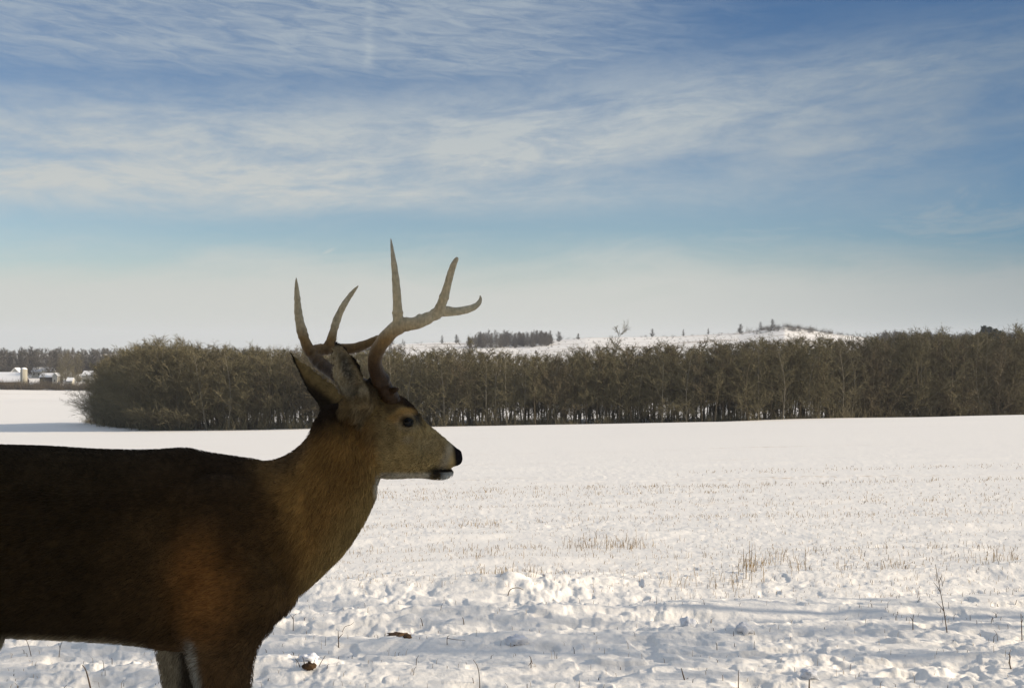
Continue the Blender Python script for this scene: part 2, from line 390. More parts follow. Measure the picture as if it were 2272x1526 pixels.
# front edge of the wood across the field: photo column -> distance of its first row
EDX = np.array([208, 230, 260, 310, 350, 500, 900, 1300, 1700, 1850, 1900, 2272, 2700], float)
EDY = np.array([262, 250, 232, 214, 204, 200, 197, 197, 197, 200, 206, 212, 216], float)
TOPY = lambda px: np.interp(px, [190, 230, 300, 340, 500, 760, 900, 1050, 1200, 1300, 1500, 1700, 1900, 2100, 2272, 2700], [840, 798, 780, 774, 776, 781, 782, 781, 793, 778, 769, 759, 756, 745, 740, 740])
G_front = 'bare trees in the front rows of the wood'
cnt = 0; r_ = random.Random(5)
for row in range(3):
    px = 214+row*4
    while px < 2300:
        Y = float(np.interp(px, EDX, EDY))+row*5.0+r_.uniform(-1.6, 1.6)+(1.5 if row else 0)
        a = (px-W0/2)/F; x = a*Y; zb = bz(x, Y)
        need = CAMZ-(TOPY(px)-H0/2)/F*Y-zb
        h = need*r_.choice([.86, .90, .94, .97, .99, 1.02]); 
        left = px < 430
        k = r_.choice([5, 6, 7, 7]) if left else r_.choice([0, 1, 8, 3, 9, 0, 1, 3])
        if not left and float(vnoise(px/70, row+.5, 91)) > .52: k = r_.choice([0, 2, 5, 4])
        if px > 1850 and row < 2: k = r_.choice([2, 5, 5, 6])
        if left:
            lab, grp = 'bushy low-branched bare tree at the left end of the brown wood', 'bushy trees at the left end of the wood'
        elif row == 0: lab, grp = 'bare brown tree in the foremost row of the wood across the snowy field', G_front
        else: lab, grp = 'bare brown tree just behind the foremost row of the wood', 'bare trees just behind the front row of the wood'
        tree(x, Y, max(h, 4.5), k, lab, grp, wide=r_.uniform(1.2, 1.65), kind=r_.choice(['pale', 'pale', 'red', 'bare', 'bare'])); cnt += 1
        px += r_.uniform(15, 29)*(1.0 if not left else .62)
print('front trees', cnt)

def mass(name, items, label, mats, kinds=(0, 1, 2, 3, 4), thin=1.0, seed=1, cat='woodland', tw=1.0):
    """one object of merged bare trees that nobody could count: items = (x, y, z, h, wide)"""
    rng = np.random.default_rng(seed); VV = []; FF = []; n0 = 0; VT = []; FT = []; m0 = 0
    for (x, y, z, h, w) in items:
        V, Fq, TV, TF = protos[kinds[int(rng.integers(len(kinds)))]]; a = rng.random()*6.28; ca, sa = math.cos(a), math.sin(a)
        Rm = np.array([[ca*w, -sa*w, 0], [sa*w, ca*w, 0], [0, 0, 1]])*h
        VV.append(V@Rm.T+(x, y, z)); FF.append(Fq+n0); n0 += len(V)
        T3 = TV.reshape(-1, 3, 3)
        if thin < 1: T3 = T3[rng.random(len(T3)) < thin]
        T3 = widen(T3, tw).reshape(-1, 3); VT.append(T3@Rm.T+(x, y, z)); FT.append(np.arange(len(T3)).reshape(-1, 3)+m0); m0 += len(T3)
    V = np.vstack(VV+VT); Fq = np.vstack(FF); Ft = np.vstack(FT)+n0
    tri = np.vstack([Fq[:, [0, 1, 2]], Fq[:, [0, 2, 3]], Ft])
    o = mesh_np(name, V, tri, mats[0]); o.data.materials.append(mats[1])
    mi = np.zeros(len(tri), dtype=np.int32); mi[2*len(Fq):] = 1; o.data.polygons.foreach_set('material_index', mi)
    return tag(o, label, cat, kind='stuff')

items = []
for row in range(6):
    px = 250+row*7
    while px < 2420:
        Y = float(np.interp(px, EDX, EDY))+17+row*5.5+r_.uniform(-2.5, 2.5)
        if px < 420: Y += 4
        a = (px-W0/2)/F; x = a*Y; zb = bz(x, Y); need = CAMZ-(TOPY(px)+r_.uniform(-6, 10)-H0/2)/F*Y-zb
        items.append((x, Y, zb-.1, need*r_.choice([.9, .94, .97, 1.0]), r_.uniform(1.2, 1.7)))
        px += r_.uniform(20, 36)
mass('deep_wood', items, 'dense brown bare wood filling the band behind the front row of trees', (M_bark, M_twig), kinds=(1, 3, 8, 9), thin=.9, seed=3, tw=1.3)

# undergrowth along the foot of the wood
def scrub(name, pts, label, mts, seed, n=26, cat='undergrowth'):
    rng = np.random.default_rng(seed); S = []; E = []; Wd = []
    for (x, y, z, h) in pts:
        m_ = n; a = rng.random(m_)*6.28; ln = h*(.5+.6*rng.random(m_)); tilt = .25+.55*rng.random(m_)
        s = np.stack([x+rng.normal(0, .35*h, m_), y+rng.normal(0, .3*h, m_), np.full(m_, z)-.05], 1)
        e = s+np.stack([np.cos(a)*tilt, np.sin(a)*tilt, np.ones(m_)], 1)*ln[:, None]
        S.append(s); E.append(e); Wd.append(np.full(m_, .020*h))
        for _ in range(2):
            g = rng.random((m_, 1)); s2 = s+(e-s)*g; e2 = s2+(e-s)*.35+rng.normal(0, .22*h, (m_, 3)); S.append(s2); E.append(e2); Wd.append(np.full(m_, .012*h))
    S = np.vstack(S); E = np.vstack(E); Wd = np.concatenate(Wd)[:, None]
    sd = np.cross(E-S, rng.normal(0, 1, S.shape)); sd /= np.linalg.norm(sd, axis=1, keepdims=True)+1e-9
    V = np.stack([S-sd*Wd, S+sd*Wd, E], 1).reshape(-1, 3)
    return tag(mesh_np(name, V, np.arange(len(V)).reshape(-1, 3), mts), label, cat, kind='stuff')
pts = []
px = 190
while px < 2330:
    for row in range(3):
        Y = float(np.interp(px, EDX, EDY))+row*6+r_.uniform(-2.2, 2); a = (px-W0/2)/F
        hh = r_.uniform(.5, 1.9)*(1.2 if px < 235 else 2.2 if px < 420 else 1.0)*(1.4 if px > 1850 else 1)
        pts.append((a*Y, Y, bz(a*Y, Y), hh*(.4+1.5*float(vnoise(px/45, 3.3, 90)))))
    px += r_.uniform(5, 12)*(1.0 if px < 430 or px > 1850 else 1.25)
scrub('wood_edge_undergrowth', pts, 'tangle of brown brush and dry weeds along the foot of the wood', M_twig2, 9)

# ------------------------------------------------------------------ far country
# hilltop grove and scattered hill trees
items = []
for i in range(150):
    px = r_.uniform(1034, 1226); Y = r_.uniform(1040, 1150)
    a = (px-W0/2)/F; x = a*Y; edge = min(1, (px-1030)/50, (1232-px)/30)
    items.append((x, Y, bz(x, Y)-.3, (6+6*max(.1, edge))*r_.uniform(.75, 1.05), r_.uniform(1.0, 1.5)))
mass('hilltop_grove', items, 'grey bare grove on the snowy hilltop right of the antlers', (M_far, M_far), kinds=(2, 5, 6, 7), thin=.6, seed=5, tw=2.2)
lone = [(980, 1120, 8.0, 'small dark lone tree at the left end of the snowy hill crest'),
        (1013, 1120, 8.0, 'second small lone tree on the hill crest, just left of the grey grove'),
        (1222, 1080, 12.5, 'tall bushy tree at the right edge of the hilltop grove'),
        (1240, 1110, 9.0, 'thin tree standing apart just right of the hilltop grove'),
        (1283, 1120, 5.5, 'small shrubby tree on the snow between the grove and the big forked tree'),
        (1447, 1130, 7.5, 'slim tree poking up on the snowy hill crest right of the big forked tree'),
        (1517, 1130, 6.5, 'tiny lone tree on the low crest left of the rounded knoll'),
        (1572, 1130, 6.0, 'small tree on the crest at the foot of the rounded knoll'),
        (1643, 1110, 8.5, 'dark tree at the left slope of the rounded snowy knoll'),
        (1688, 1130, 8.0, 'tree left of the top of the rounded snowy knoll'),
        (1714, 1130, 8.5, 'tree standing on the very top of the rounded snowy knoll')]
for px, Y, h, lab in lone:
    x = (px-W0/2)/F*Y; tree(x, Y, h, r_.choice([5, 6, 7]), lab, 'lone trees on the far snowy hills', wide=1.2, kind='far')
for px, Y, h, k, lab in [(1362, 215, 0, 2, 'big forked bare tree rising above the wood in front of the snowy hill'),
                      (735, 214, 0, 2, 'bare tree rising above the wood just behind the far antler'),
                      (412, 212, 0, 3, 'thin spreading treetop rising above the left part of the wood'),
                      (332, 216, 0, 5, 'tall bushy treetop rising highest at the left end of the wood'),
                      (1040, 212, 0, 4, 'pale bare treetop rising over the wood below the hilltop grove')]:
    ty = {1362: 731, 735: 757, 412: 755, 332: 758, 1040: 757}[px]
    x = (px-W0/2)/F*Y; zb = bz(x, Y); h = CAMZ-(ty-H0/2)/F*Y-zb; tree(x, Y, h, k, lab, 'treetops standing above the wood', wide=1.0)
# shrubs on the knoll, scrubby crest
pts = []
for i in range(170):
    px = r_.gauss(1760, 55); Y = r_.uniform(1060, 1150)
    if 1650 < px < 1870: pts.append(((px-W0/2)/F*Y, Y, bz((px-W0/2)/F*Y, Y), r_.uniform(2.0, 4.5)))
for i in range(520):
    px = r_.uniform(880, 1960); Y = r_.uniform(860, 1155); pts.append(((px-W0/2)/F*Y, Y, bz((px-W0/2)/F*Y, Y), r_.uniform(.8, 2.2)))
scrub('hill_scrub', pts, 'patches of grey brush on the rounded snowy knoll and far crest', M_far, 12, n=22)
# wooded ridge at the right and at the left horizon
items = []
for i in range(420):
    px = r_.uniform(1925, 2420); Y = r_.uniform(700, 900); x = (px-W0/2)/F*Y
    ty = np.interp(px, [1920, 1960, 2030, 2110, 2180, 2420], [752, 735, 738, 742, 737, 742])+r_.uniform(-1, 14)
    hh = r_.uniform(10, 16); items.append((x, Y, CAMZ-(ty-H0/2)/F*Y-hh, hh, r_.uniform(1.2, 1.8)))
items = [(x, y, min(z, bz(x, y)-.2) if False else bz(x, y)-.3, max(8, z+h-bz(x, y)), w) for x, y, z, h, w in items]
mass('right_ridge_wood', items, 'dark bare wood on the far ridge at the right edge', (M_far, M_far), kinds=(2, 5, 6), thin=.35, seed=6, tw=3)
items = []
for i in range(850):
    px = r_.uniform(-120, 900); Y = r_.uniform(900, 1160); x = (px-W0/2)/F*Y
    ty = np.interp(px, [-100, 0, 90, 140, 200, 400, 900], [778, 776, 770, 772, 776, 770, 768])+r_.uniform(-3, 16)+(1160-Y)*.05
    z = bz(x, Y); items.append((x, Y, z-.3, max(5, CAMZ-(ty-H0/2)/F*Y-z), r_.uniform(1.1, 1.7)))
mass('left_ridge_wood', items, 'brown bare wood covering the far ridge behind the farm buildings', (M_far, M_far), kinds=(2, 5, 6, 7), thin=.30, seed=8, tw=3.4)
# evergreen clump on the right ridge
def conifer_arrays(rng, h, r, n=900, w=.012, lo=.06):
    zz = rng.random(n)**.8; a = rng.random(n)*6.28; rr = r*(1-zz)**.8*(.35+.65*rng.random(n))
    c = np.stack([np.cos(a)*rr, np.sin(a)*rr, h*(lo+(1-lo)*zz)], 1)
    d = np.stack([np.cos(a), np.sin(a), -.25+.5*rng.random(n)], 1)*(r*.28)
    sd = rng.normal(0, 1, c.shape); sd /= np.linalg.norm(sd, axis=1, keepdims=True); sd *= r*w*10
    V = np.stack([c-d*.5-sd, c-d*.5+sd, c+d*.8], 1).reshape(-1, 3); return V, np.arange(len(V)).reshape(-1, 3)
def conifer(x, y, h, r, label, group=None, n=900, seed=1, w=.012, cat='evergreen', z=None, lo=.06):
    root = bpy.data.objects.new('evergreen_tree', None); COL.objects.link(root); root.location = (x, y, bz(x, y)-.05 if z is None else z)
    V, Fc = conifer_arrays(np.random.default_rng(seed), h, r, n, w, lo); mesh_np('crown', V, Fc, M_ever, root)
    bb = Buf(); bb.tube([(0, 0, -.1), (0, 0, h*.4), (0, 0, h*.9)], [h*.02+.03, h*.013+.02, .01], 8); bb.build('trunk', M_bark, root)
    return tag(root, label, cat, group)
for i, (px, top, hh) in enumerate([(2183, 727, 13), (2196, 729, 12), (2209, 732, 11), (2219, 737, 10)]):
    Y = 690+i*4; x = (px-W0/2)/F*Y; z = bz(x, Y); h = CAMZ-(top-H0/2)/F*Y-z
    conifer(x, Y, h, h*.22+1.6, ['tallest dark evergreen of the clump above the right part of the wood', 'second evergreen of the clump above the right part of the wood', 'third and shorter evergreen of the clump at the right', 'lowest evergreen at the right end of the dark clump'][i], 'evergreens above the right part of the wood', 1600, 40+i, .03)

# hedgerow in front of the farm
pts = []
for i in range(420):
    px = r_.uniform(-60, 260); Y = r_.uniform(700, 716); x = (px-W0/2)/F*Y
    pts.append((x, Y, bz(x, Y)-.2, r_.uniform(2.2, 4.6) if px > 60 else r_.uniform(2, 5.4)))
scrub('field_hedgerow', pts, 'dark brushy hedgerow between the far field and the farm buildings', M_bark, 21, n=26, cat='hedgerow')
vt = [(95, 726, 9.5, 6, 'bare'), (133, 735, 17, 5, 'bare'), (146, 730, 20, 7, 'bare'), (160, 722, 12, 6, 'bare'), (172, 745, 19, 6, 'bare'), (110, 790, 17, 5, 'far'), (20, 800, 16, 6, 'far'), (70, 820, 18, 7, 'far'), (5, 815, 18, 5, 'far'), (45, 830, 18, 2, 'far'), (125, 810, 19, 2, 'far'), (183, 810, 19, 5, 'far'), (205, 790, 18, 7, 'far'), (225, 760, 16, 6, 'far')]
vl = ['low bare tree in front of the dark barn roof', 'tall bare tree just right of the dark barn', 'broad dark bare tree between the barn and the white house', 'short bushy tree left of the white house', 'tall bare tree behind and left of the white house',
      'grey tree on the slope behind the dark barn', 'grey tree behind the snow-roofed farmhouse', 'wide grey tree behind and right of the silo', 'grey tree at the far left edge behind the farmhouse', 'thin grey tree rising straight behind the silo', 'tall grey tree high on the slope right of the barn', 'grey tree high on the slope above the white house', 'grey tree on the slope at the tip of the wood', 'grey tree half hidden by the left tip of the wood']
for (px, Y, h, k, kd), lab in zip(vt, vl):
    tree((px-W0/2)/F*Y, Y, h, k, lab, 'trees among the farm buildings', wide=1.15, kind=kd)
items = []
for i in range(110):
    px = r_.uniform(-60, 260); Y = r_.uniform(780, 900); x = (px-W0/2)/F*Y; z = bz(x, Y)
    ty = r_.uniform(775, 800); items.append((x, Y, z-.3, max(6, CAMZ-(ty-H0/2)/F*Y-z), r_.uniform(1.1, 1.7)))
mass('slope_wood', items, 'thin bare wood on the slope above the farm buildings', (M_far, M_far), kinds=(2, 5, 6), thin=.4, seed=18, tw=2.8)

def house(name, px0, px1, y_eave, y_ridge, Y, label, wallm, depth=8.0, gable=False, cat='house', snow=M_roofsnow, nwin=3):
    """gabled building whose eaves and ridge stand at photo lines y_eave / y_ridge"""
    x0 = (px0-W0/2)/F*Y; x1 = (px1-W0/2)/F*Y; cx = (x0+x1)/2; g = bz(cx, Y)
    ze = CAMZ-(y_eave-H0/2)/F*Y-g; zr = CAMZ-(y_ridge-H0/2)/F*Y-g; w = (x1-x0)/2
    root = bpy.data.objects.new(name, None); COL.objects.link(root); root.location = (cx, Y, g); tag(root, label, cat)
    bb = Buf(); o_ = .35
    if gable:   # the gable looks at the viewer
        R = [[(-w, 0, -.5), (w, 0, -.5), (w, 0, ze), (0, 0, zr-.12), (-w, 0, ze)]]; R.append([(a, depth, c) for a, _, c in R[0]])
        bb.rings(R); bb.build('wall', wallm, root); bb = Buf()
        for s in (-1, 1):
            prof = [(0, zr+.02), (s*(w+o_), ze-.25), (s*(w+o_), ze+.1), (0, zr+.4)]
            bb.rings([[(a, -o_, c) for a, c in prof], [(a, depth+o_, c) for a, c in prof]])
    else:
        R = [[(-w, 0, -.5), (-w, depth, -.5), (-w, depth, ze), (-w, depth/2, zr-.12), (-w, 0, ze)]]; R.append([(w, a, c) for _, a, c in R[0]])
        bb.rings(R); bb.build('wall', wallm, root); bb = Buf()
        for s in (-1, 1):
            ye = depth/2+s*(depth/2+o_); prof = [(depth/2, zr+.02), (ye, ze-.25), (ye, ze+.1), (depth/2, zr+.4)]
            bb.rings([[(-w-o_, a, c) for a, c in prof], [(w+o_, a, c) for a, c in prof]])
    bb.build('roof', snow, root)
    for i in range(nwin):
        wx = -w+2*w*(i+.5)/nwin; zc = min(ze*.55, ze-1.2)
        bb = Buf(); bb.box((wx-.5, -.06, zc-.65), (wx+.5, -.003, zc+.65)); fr = bb.build('window', M_wallw, root)
        bb = Buf(); bb.box((wx-.4, -.08, zc-.55), (wx+.4, -.063, zc+.55)); bb.build('pane', M_glass, fr)
    bb = Buf(); bb.box((-.5+w*.3, -.05, -.4), (.5+w*.3, -.004, 2.05)); bb.build('door', M_walld, root)
    return root
house('farmhouse', -28, 48, 847, 827, 730, 'low farmhouse with a broad snow-covered roof at the far left edge', M_red, 11)
house('barn', 88, 127, 836, 829, 735, 'long dark barn with a thin snowy roof right of the silo', M_walld, 9, cat='barn', nwin=2)
house('shed', 116, 127, 834, 828, 726, 'small pale shed at the right end of the dark barn', M_wallw, 5, gable=True, cat='shed', nwin=1)
house('farmhouse', 182, 212, 832, 824, 722, 'white house with a snowy roof near the tip of the wood', M_wallw, 8, gable=False, nwin=3)
house('farmhouse', 24, 42, 826, 817, 770, 'small pale house with a snowy roof behind and left of the silo', M_wallw, 7, gable=True, nwin=1)
house('farmhouse', 70, 112, 824, 816, 790, 'pale low house half hidden by trees above the dark barn', M_wallw, 8, nwin=4)
house('shed', 148, 160, 845, 839, 716, 'tiny pale shed between the dark barn and the white house', M_wallw, 4, cat='shed', nwin=1)
house('farmhouse', 166, 180, 838, 831, 760, 'small pale cottage among trees just left of the white house', M_wallw, 6, gable=True, nwin=1)
house('cabin', 1172, 1198, 789, 780, 950, 'small snow-roofed cabin peeking over the wood below the hilltop grove', M_walld, 5, cat='cabin', nwin=1)
def silo():
    Y = 724; px = 53; x = (px-W0/2)/F*Y; g = bz(x, Y); root = bpy.data.objects.new('silo', None); COL.objects.link(root); root.location = (x, Y, g)
    top = CAMZ-(815-H0/2)/F*Y-g; bb = Buf(); bb.tube([(0, 0, -.4), (0, 0, top-1.2)], [2.1, 2.1], 24); bb.build('silo_wall', M_silo, root, True)
    bb = Buf(); bb.tube([(0, 0, top-1.2), (0, 0, top-.7), (0, 0, top-.25), (0, 0, top)], [2.15, 1.8, 1.1, .3], 24); bb.build('dome', M_roofsnow, root, True)
    bb = Buf(); bb.box((-.35, -2.4, 0), (.35, -1.9, top-1.2)); bb.build('chute', M_wallw, root)
    tag(root, 'tall pale cylindrical silo beside the snow-roofed farmhouse', 'silo')
silo()
for px, lab in ((192, 'round dark shrub in front of the left half of the white house'), (212, 'round dark shrub in front of the right half of the white house')):
    Y = 712; x = (px-W0/2)/F*Y; root = tree(x, Y, 9.0, 7, lab, 'round shrubs before the white house', wide=.8, cat='shrub', name='shrub')

# ------------------------------------------------------------------ stubble, stalks, clods
def at_px(px, py):
    """where the ray through photo pixel (px,py) meets the near field"""
    a = (px-W0/2)/F; tt_ = (py-H0/2)/F; Y = CAMZ/(tt_-.0655+.02*a)
    ys = np.linspace(Y*.80, Y*1.06, 160); hit = np.nonzero(CAMZ-ground_z(a*ys, ys) <= tt_*ys)[0]
    if len(hit): Y = float(ys[hit[0]])
    return a*Y, Y
def strokes(name, base, heights, widths, m_, label, seed, cat='stubble', bend=.35):
    rng = np.random.default_rng(seed); n = len(base); base = np.asarray(base, float); hgt = np.asarray(heights)[:, None]; w = np.asarray(widths)[:, None]
    a = rng.random(n)*6.28; tl = (rng.random(n)**1.2*bend*3.2)[:, None]; dr = np.stack([np.cos(a), np.sin(a), np.zeros(n)], 1)
    midp = base+(dr*tl*.3+np.array([0, 0, 1.0])*.55)*hgt; top = base+(dr*tl+np.array([0, 0, 1.0])*(1-tl*.35))*hgt
    low = base-np.array([0, 0, .03])
    V = []; 
    for k in range(3):
        an = k*2.094+a; o_ = np.stack([np.cos(an), np.sin(an), an*0], 1)*w
        V += [low+o_, midp+o_*.8, top+o_*.45]
    V = np.stack(V, 1)                    # n,9,3 : ring k -> low,mid,top
    Fq = []
    for k in range(3):
        q = (k+1) % 3
        Fq += [[k*3, q*3, q*3+1, k*3+1], [k*3+1, q*3+1, q*3+2, k*3+2]]
    Fq = (np.array(Fq)[None]+np.arange(n)[:, None, None]*9).reshape(-1, 4)
    return tag(mesh_np(name, V.reshape(-1, 3), Fq, m_), label, cat, kind='stuff')
rs = np.random.default_rng(77); B = []; Hh = []; Ww = []
def put(x, y, h, w): B.append((x, y, gz(x, y))); Hh.append(h); Ww.append(w)
XS = []; YS = []; HS = []; WS = []
def scatter(pxs, pys, h0, h1, w=.0016):
    a = (pxs-W0/2)/F; t_ = (pys-H0/2)/F; Y = CAMZ/(t_-.0655+.02*a)
    XS.append(a*Y); YS.append(Y); HS.append(rs.uniform(h0, h1, len(Y))*(.6+.8*rs.random(len(Y)))); WS.append(np.full(len(Y), w)*(.7+.6*rs.random(len(Y)))*np.clip(Y/8, .8, 3.0))
n = 4200; scatter(rs.uniform(560, 2350, n), 1075+240*rs.random(n)**1.2, .006, .032)
n = 420; scatter(rs.uniform(-60, 2350, n), rs.uniform(1300, 1560, n), .008, .035, .0014)
for y0, x0, x1, dn in ((1088, 830, 2272, 520), (1101, 840, 1700, 220), (1165, 780, 1120, 90), (1160, 1000, 2272, 260), (1130, 1000, 2272, 220), (1218, 760, 1500, 120), (1058, 1500, 2272, 200), (1245, 700, 2272, 160)):
    px = rs.uniform(x0, x1, dn); scatter(px+8*np.sin(px*.05), y0-(px-1136)*.022+rs.normal(0, 3.0, dn), .018, .050)
def clump(cx, cy, sx, sy, n, h0, h1, w=.0018): n = int(n*.95); scatter(rs.normal(cx, sx, n), rs.normal(cy, sy*1.3, n), h0*.55, h1*.72, w)
clump(1330, 1210, 48, 6, 85, .05, .13); clump(1290, 1212, 20, 4, 25, .05, .12); clump(1400, 1208, 12, 5, 30, .07, .15)
clump(1060, 1228, 30, 4, 30, .03, .07); clump(1110, 1302, 35, 5, 45, .03, .09); clump(1185, 1298, 18, 5, 18, .05, .11)
clump(1560, 1296, 50, 8, 50, .05, .13); clump(1655, 1270, 12, 8, 26, .10, .22, .0026); clump(1690, 1252, 16, 5, 26, .06, .12); clump(1720, 1245, 22, 4, 30, .05, .10)
clump(1630, 1298, 10, 4, 14, .06, .14); clump(1775, 1268, 14, 5, 18, .06, .15); clump(1990, 1262, 26, 6, 32, .05, .12); clump(1870, 1272, 18, 5, 14, .06, .12)
clump(2195, 1245, 18, 5, 26, .06, .12); clump(2250, 1238, 10, 4, 14, .06, .12); clump(1850, 1235, 60, 5, 36, .03, .06); clump(2100, 1240, 40, 6, 24, .03, .08)
X = np.concatenate(XS); Yv = np.concatenate(YS); Z = ground_z(X, Yv)
strokes('corn_stubble', np.stack([X, Yv, Z], 1), np.concatenate(HS), np.concatenate(WS), M_straw, 'tan crop stubble poking through the snow of the field', 5)
# short dark broken stalks among the near ridges
XS.clear(); YS.clear(); HS.clear(); WS.clear()
n = 170; scatter(rs.uniform(-40, 2320, n), rs.uniform(1290, 1545, n), .012, .042, .0022)
n = 90; scatter(rs.uniform(1900, 2320, n), rs.uniform(1220, 1400, n), .012, .05, .0024)
X = np.concatenate(XS); Yv = np.concatenate(YS); Z = ground_z(X, Yv)
strokes('broken_stalks', np.stack([X, Yv, Z], 1), np.concatenate(HS), np.concatenate(WS), M_straw2, 'short dark broken stalks among the near snow ridges', 6)
# dry grass litter beyond
def stalk(px, py, pts, r0, label, m_=M_straw2, branches=()):
    """a single dry weed: pts are (dx, dy) photo offsets upward from its foot"""
    x, Y = at_px(px, py); z = gz(x, Y); s = Y/F
    root_pts = [(0, 0, -.03)]+[(q[0]*s, (random.random()-.5)*.01, -q[1]*s) for q in pts]
    bb = Buf(); C = smooth_curve(root_pts, 9); bb.tube(C, np.linspace(r0, r0*.45, 9), 6)
    for (i, ddx, ddy) in branches:
        p = C[i]; bb.tube([p, p+np.array([ddx*s*.5, .004, -ddy*s*.6]), p+np.array([ddx*s, .01, -ddy*s])], [r0*.7, r0*.55, r0*.3], 5)
    o = bb.build('weed_stalk', m_, loc=(x, Y, z)); tag(o, label, 'dry stalk', 'single dry stalks in the near snow')
stalk(2103, 1402, [(-8, -40), (-18, -95), (-27, -150)], .0026, 'tall thin dark stalk leaning left at the right of the field', branches=((5, -14, -22), (6, 8, -16), (3, -16, -20)))
stalk(1064, 1540, [(0, -30), (-4, -60), (-14, -78)], .0022, 'thin curved stalk at the bottom edge near the middle')
stalk(206, 1535, [(-8, -25), (-16, -48), (-23, -60)], .0035, 'thick dark stalk leaning left under the belly of the deer')
stalk(752, 1437, [(-1, -20), (-2, -36)], .0030, 'short upright dark stalk right of the near foreleg', branches=((0, -14, -2), (4, 10, -10)))
stalk(650, 1400, [(1, -22), (0, -32), (8, -38)], .0022, 'small forked stalk close to the chest of the deer', branches=((3, -8, -10),))
stalk(756, 1404, [(8, -8), (22, -14), (30, -20)], .0018, 'low bent stalk lying right of the chest of the deer')
stalk(1125, 1322, [(4, -8), (12, -16), (26, -17), (36, -12)], .0035, 'arched brown stalk on the snow heap at the middle')
stalk(940, 1388, [(-4, -10), (-7, -18)], .0028, 'short dark stalk above the brown soil patch')
stalk(1031, 1386, [(-3, -10), (-5, -16)], .0030, 'stubby dark stalk right of the brown soil patch')
stalk(993, 1430, [(-1, -14), (4, -20)], .0022, 'small hooked stalk below and right of the soil patch', branches=((4, 40, 6),))
stalk(1795, 1530, [(0, -24)], .0045, 'thick dark stub at the bottom edge right of the middle')
stalk(1638, 1528, [(0, -20), (0, -40)], .0025, 'upright thin stalk at the bottom edge right of the middle')
stalk(1524, 1506, [(-8, -8), (-12, -24)], .0038, 'crooked dark stub in the shaded snow near the bottom', branches=((2, 8, -6),))
stalk(2026, 1395, [(-1, -18), (1, -32)], .0026, 'short stalk left of the tall leaning stalk', branches=((4, -5, -8),))
stalk(2247, 1483, [(-8, -12), (-6, -26), (-12, -32)], .0030, 'bent stalk near the right edge close to the bottom')
stalk(2268, 1420, [(-2, -30), (-4, -60)], .0026, 'upright stalk at the right edge of the field', branches=((5, 6, -8),))
stalk(1655, 1284, [(1, -22), (3, -44)], .0034, 'tallest straw stalk of the stubble tuft right of the middle', M_straw, branches=((4, 6, -12),))
stalk(72, 1455, [(-6, -16), (-14, -36), (-22, -46)], .0018, 'thin stalk leaning left under the flank of the deer')
stalk(130, 1458, [(4, -20), (10, -40)], .0018, 'thin upright stalk under the belly of the deer', branches=((4, -6, -10),))
stalk(1178, 1482, [(0, -20), (-4, -26)], .0022, 'small dark forked stalk right of the curved bottom stalk', branches=((3, -6, 10), (4, 5, 14)))
stalk(2092, 1300, [(-2, -12), (-10, -22)], .0022, 'short slanted stalk beside the top of the tall leaning stalk')

def lump(name, px, py, sx, sy, sz, m_, label, cat, seed, group=None, jag=.35, sink=.3, dz=0.0):
    x, Y = at_px(px, py); z = gz(x, Y)+dz; n1, n2 = 22, 14; V = []; rng = np.random.default_rng(seed)
    for i in range(n2+1):
        th = math.pi*i/n2
        for j in range(n1):
            ph = 2*math.pi*j/n1; d = np.array([math.sin(th)*math.cos(ph), math.sin(th)*math.sin(ph), math.cos(th)])
            k = 1+jag*(float(vnoise(d[0]*2.2+seed, d[1]*2.2+d[2]*1.7, seed))-.5)*2+jag*.6*(float(vnoise(d[0]*6+seed, d[1]*6+d[2]*5, seed+1))-.5)*2
            V.append(d*k*np.array([sx, sy, sz])+np.array([0, 0, sz*(1-sink*2)]))
    Fc = [(i*n1+j, (i+1)*n1+j, (i+1)*n1+(j+1) % n1, i*n1+(j+1) % n1) for i in range(n2) for j in range(n1)]
    return tag(mesh_np(name, V, Fc, m_, smooth=True, loc=(x, Y, z)), label, cat, group)
lump('soil_clod', 886, 1410, .052, .06, .010, M_soil, 'flat brown patch of bare soil breaking through the snow', 'soil', 3, jag=.38)
lump('soil_clod', 903, 1413, .022, .03, .009, M_soil, 'small dark soil lump at the right end of the brown patch', 'soil', 4, jag=.25)
lump('soil_clod', 686, 1486, .022, .02, .018, M_soil, 'dark soil lump with a snow cap near the foreleg', 'soil', 5, jag=.4)
lump('snow_clod', 684, 1466, .042, .035, .022, M_snowobj, 'rounded snow cap beside the dark soil lump near the foreleg', 'snow lump', 6)
lump('snow_clod', 1524, 1388, .034, .03, .028, M_snowobj, 'small grey snow ball right of the middle', 'snow lump', 7, 'snow lumps on the near snow')
lump('snow_clod', 1652, 1400, .045, .035, .03, M_snowobj, 'larger rounded snow ball right of the grey one', 'snow lump', 8, 'snow lumps on the near snow')
lump('snow_clod', 1795, 1503, .035, .035, .028, M_snowobj, 'upright snow lump near the thick stub at the bottom', 'snow lump', 9, 'snow lumps on the near snow')
lump('soil_clod', 1134, 1430, .016, .015, .012, M_soil, 'small dark soil crumb beside a snow lump below the heap', 'soil', 10, jag=.6)
lump('snow_clod', 1145, 1428, .045, .035, .028, M_snowobj, 'snow lump behind the small dark soil crumb', 'snow lump', 11)
for i in range(4):
    x_ = [-14, -6, 8, 18][i]
    stalk(684+x_, 1478, [(x_*.5, -6), (x_*1.1, -18-4*i % 7)], .0022, ['leftmost', 'second', 'third', 'rightmost'][i]+' dark twig of the tuft around the snow-capped soil lump')

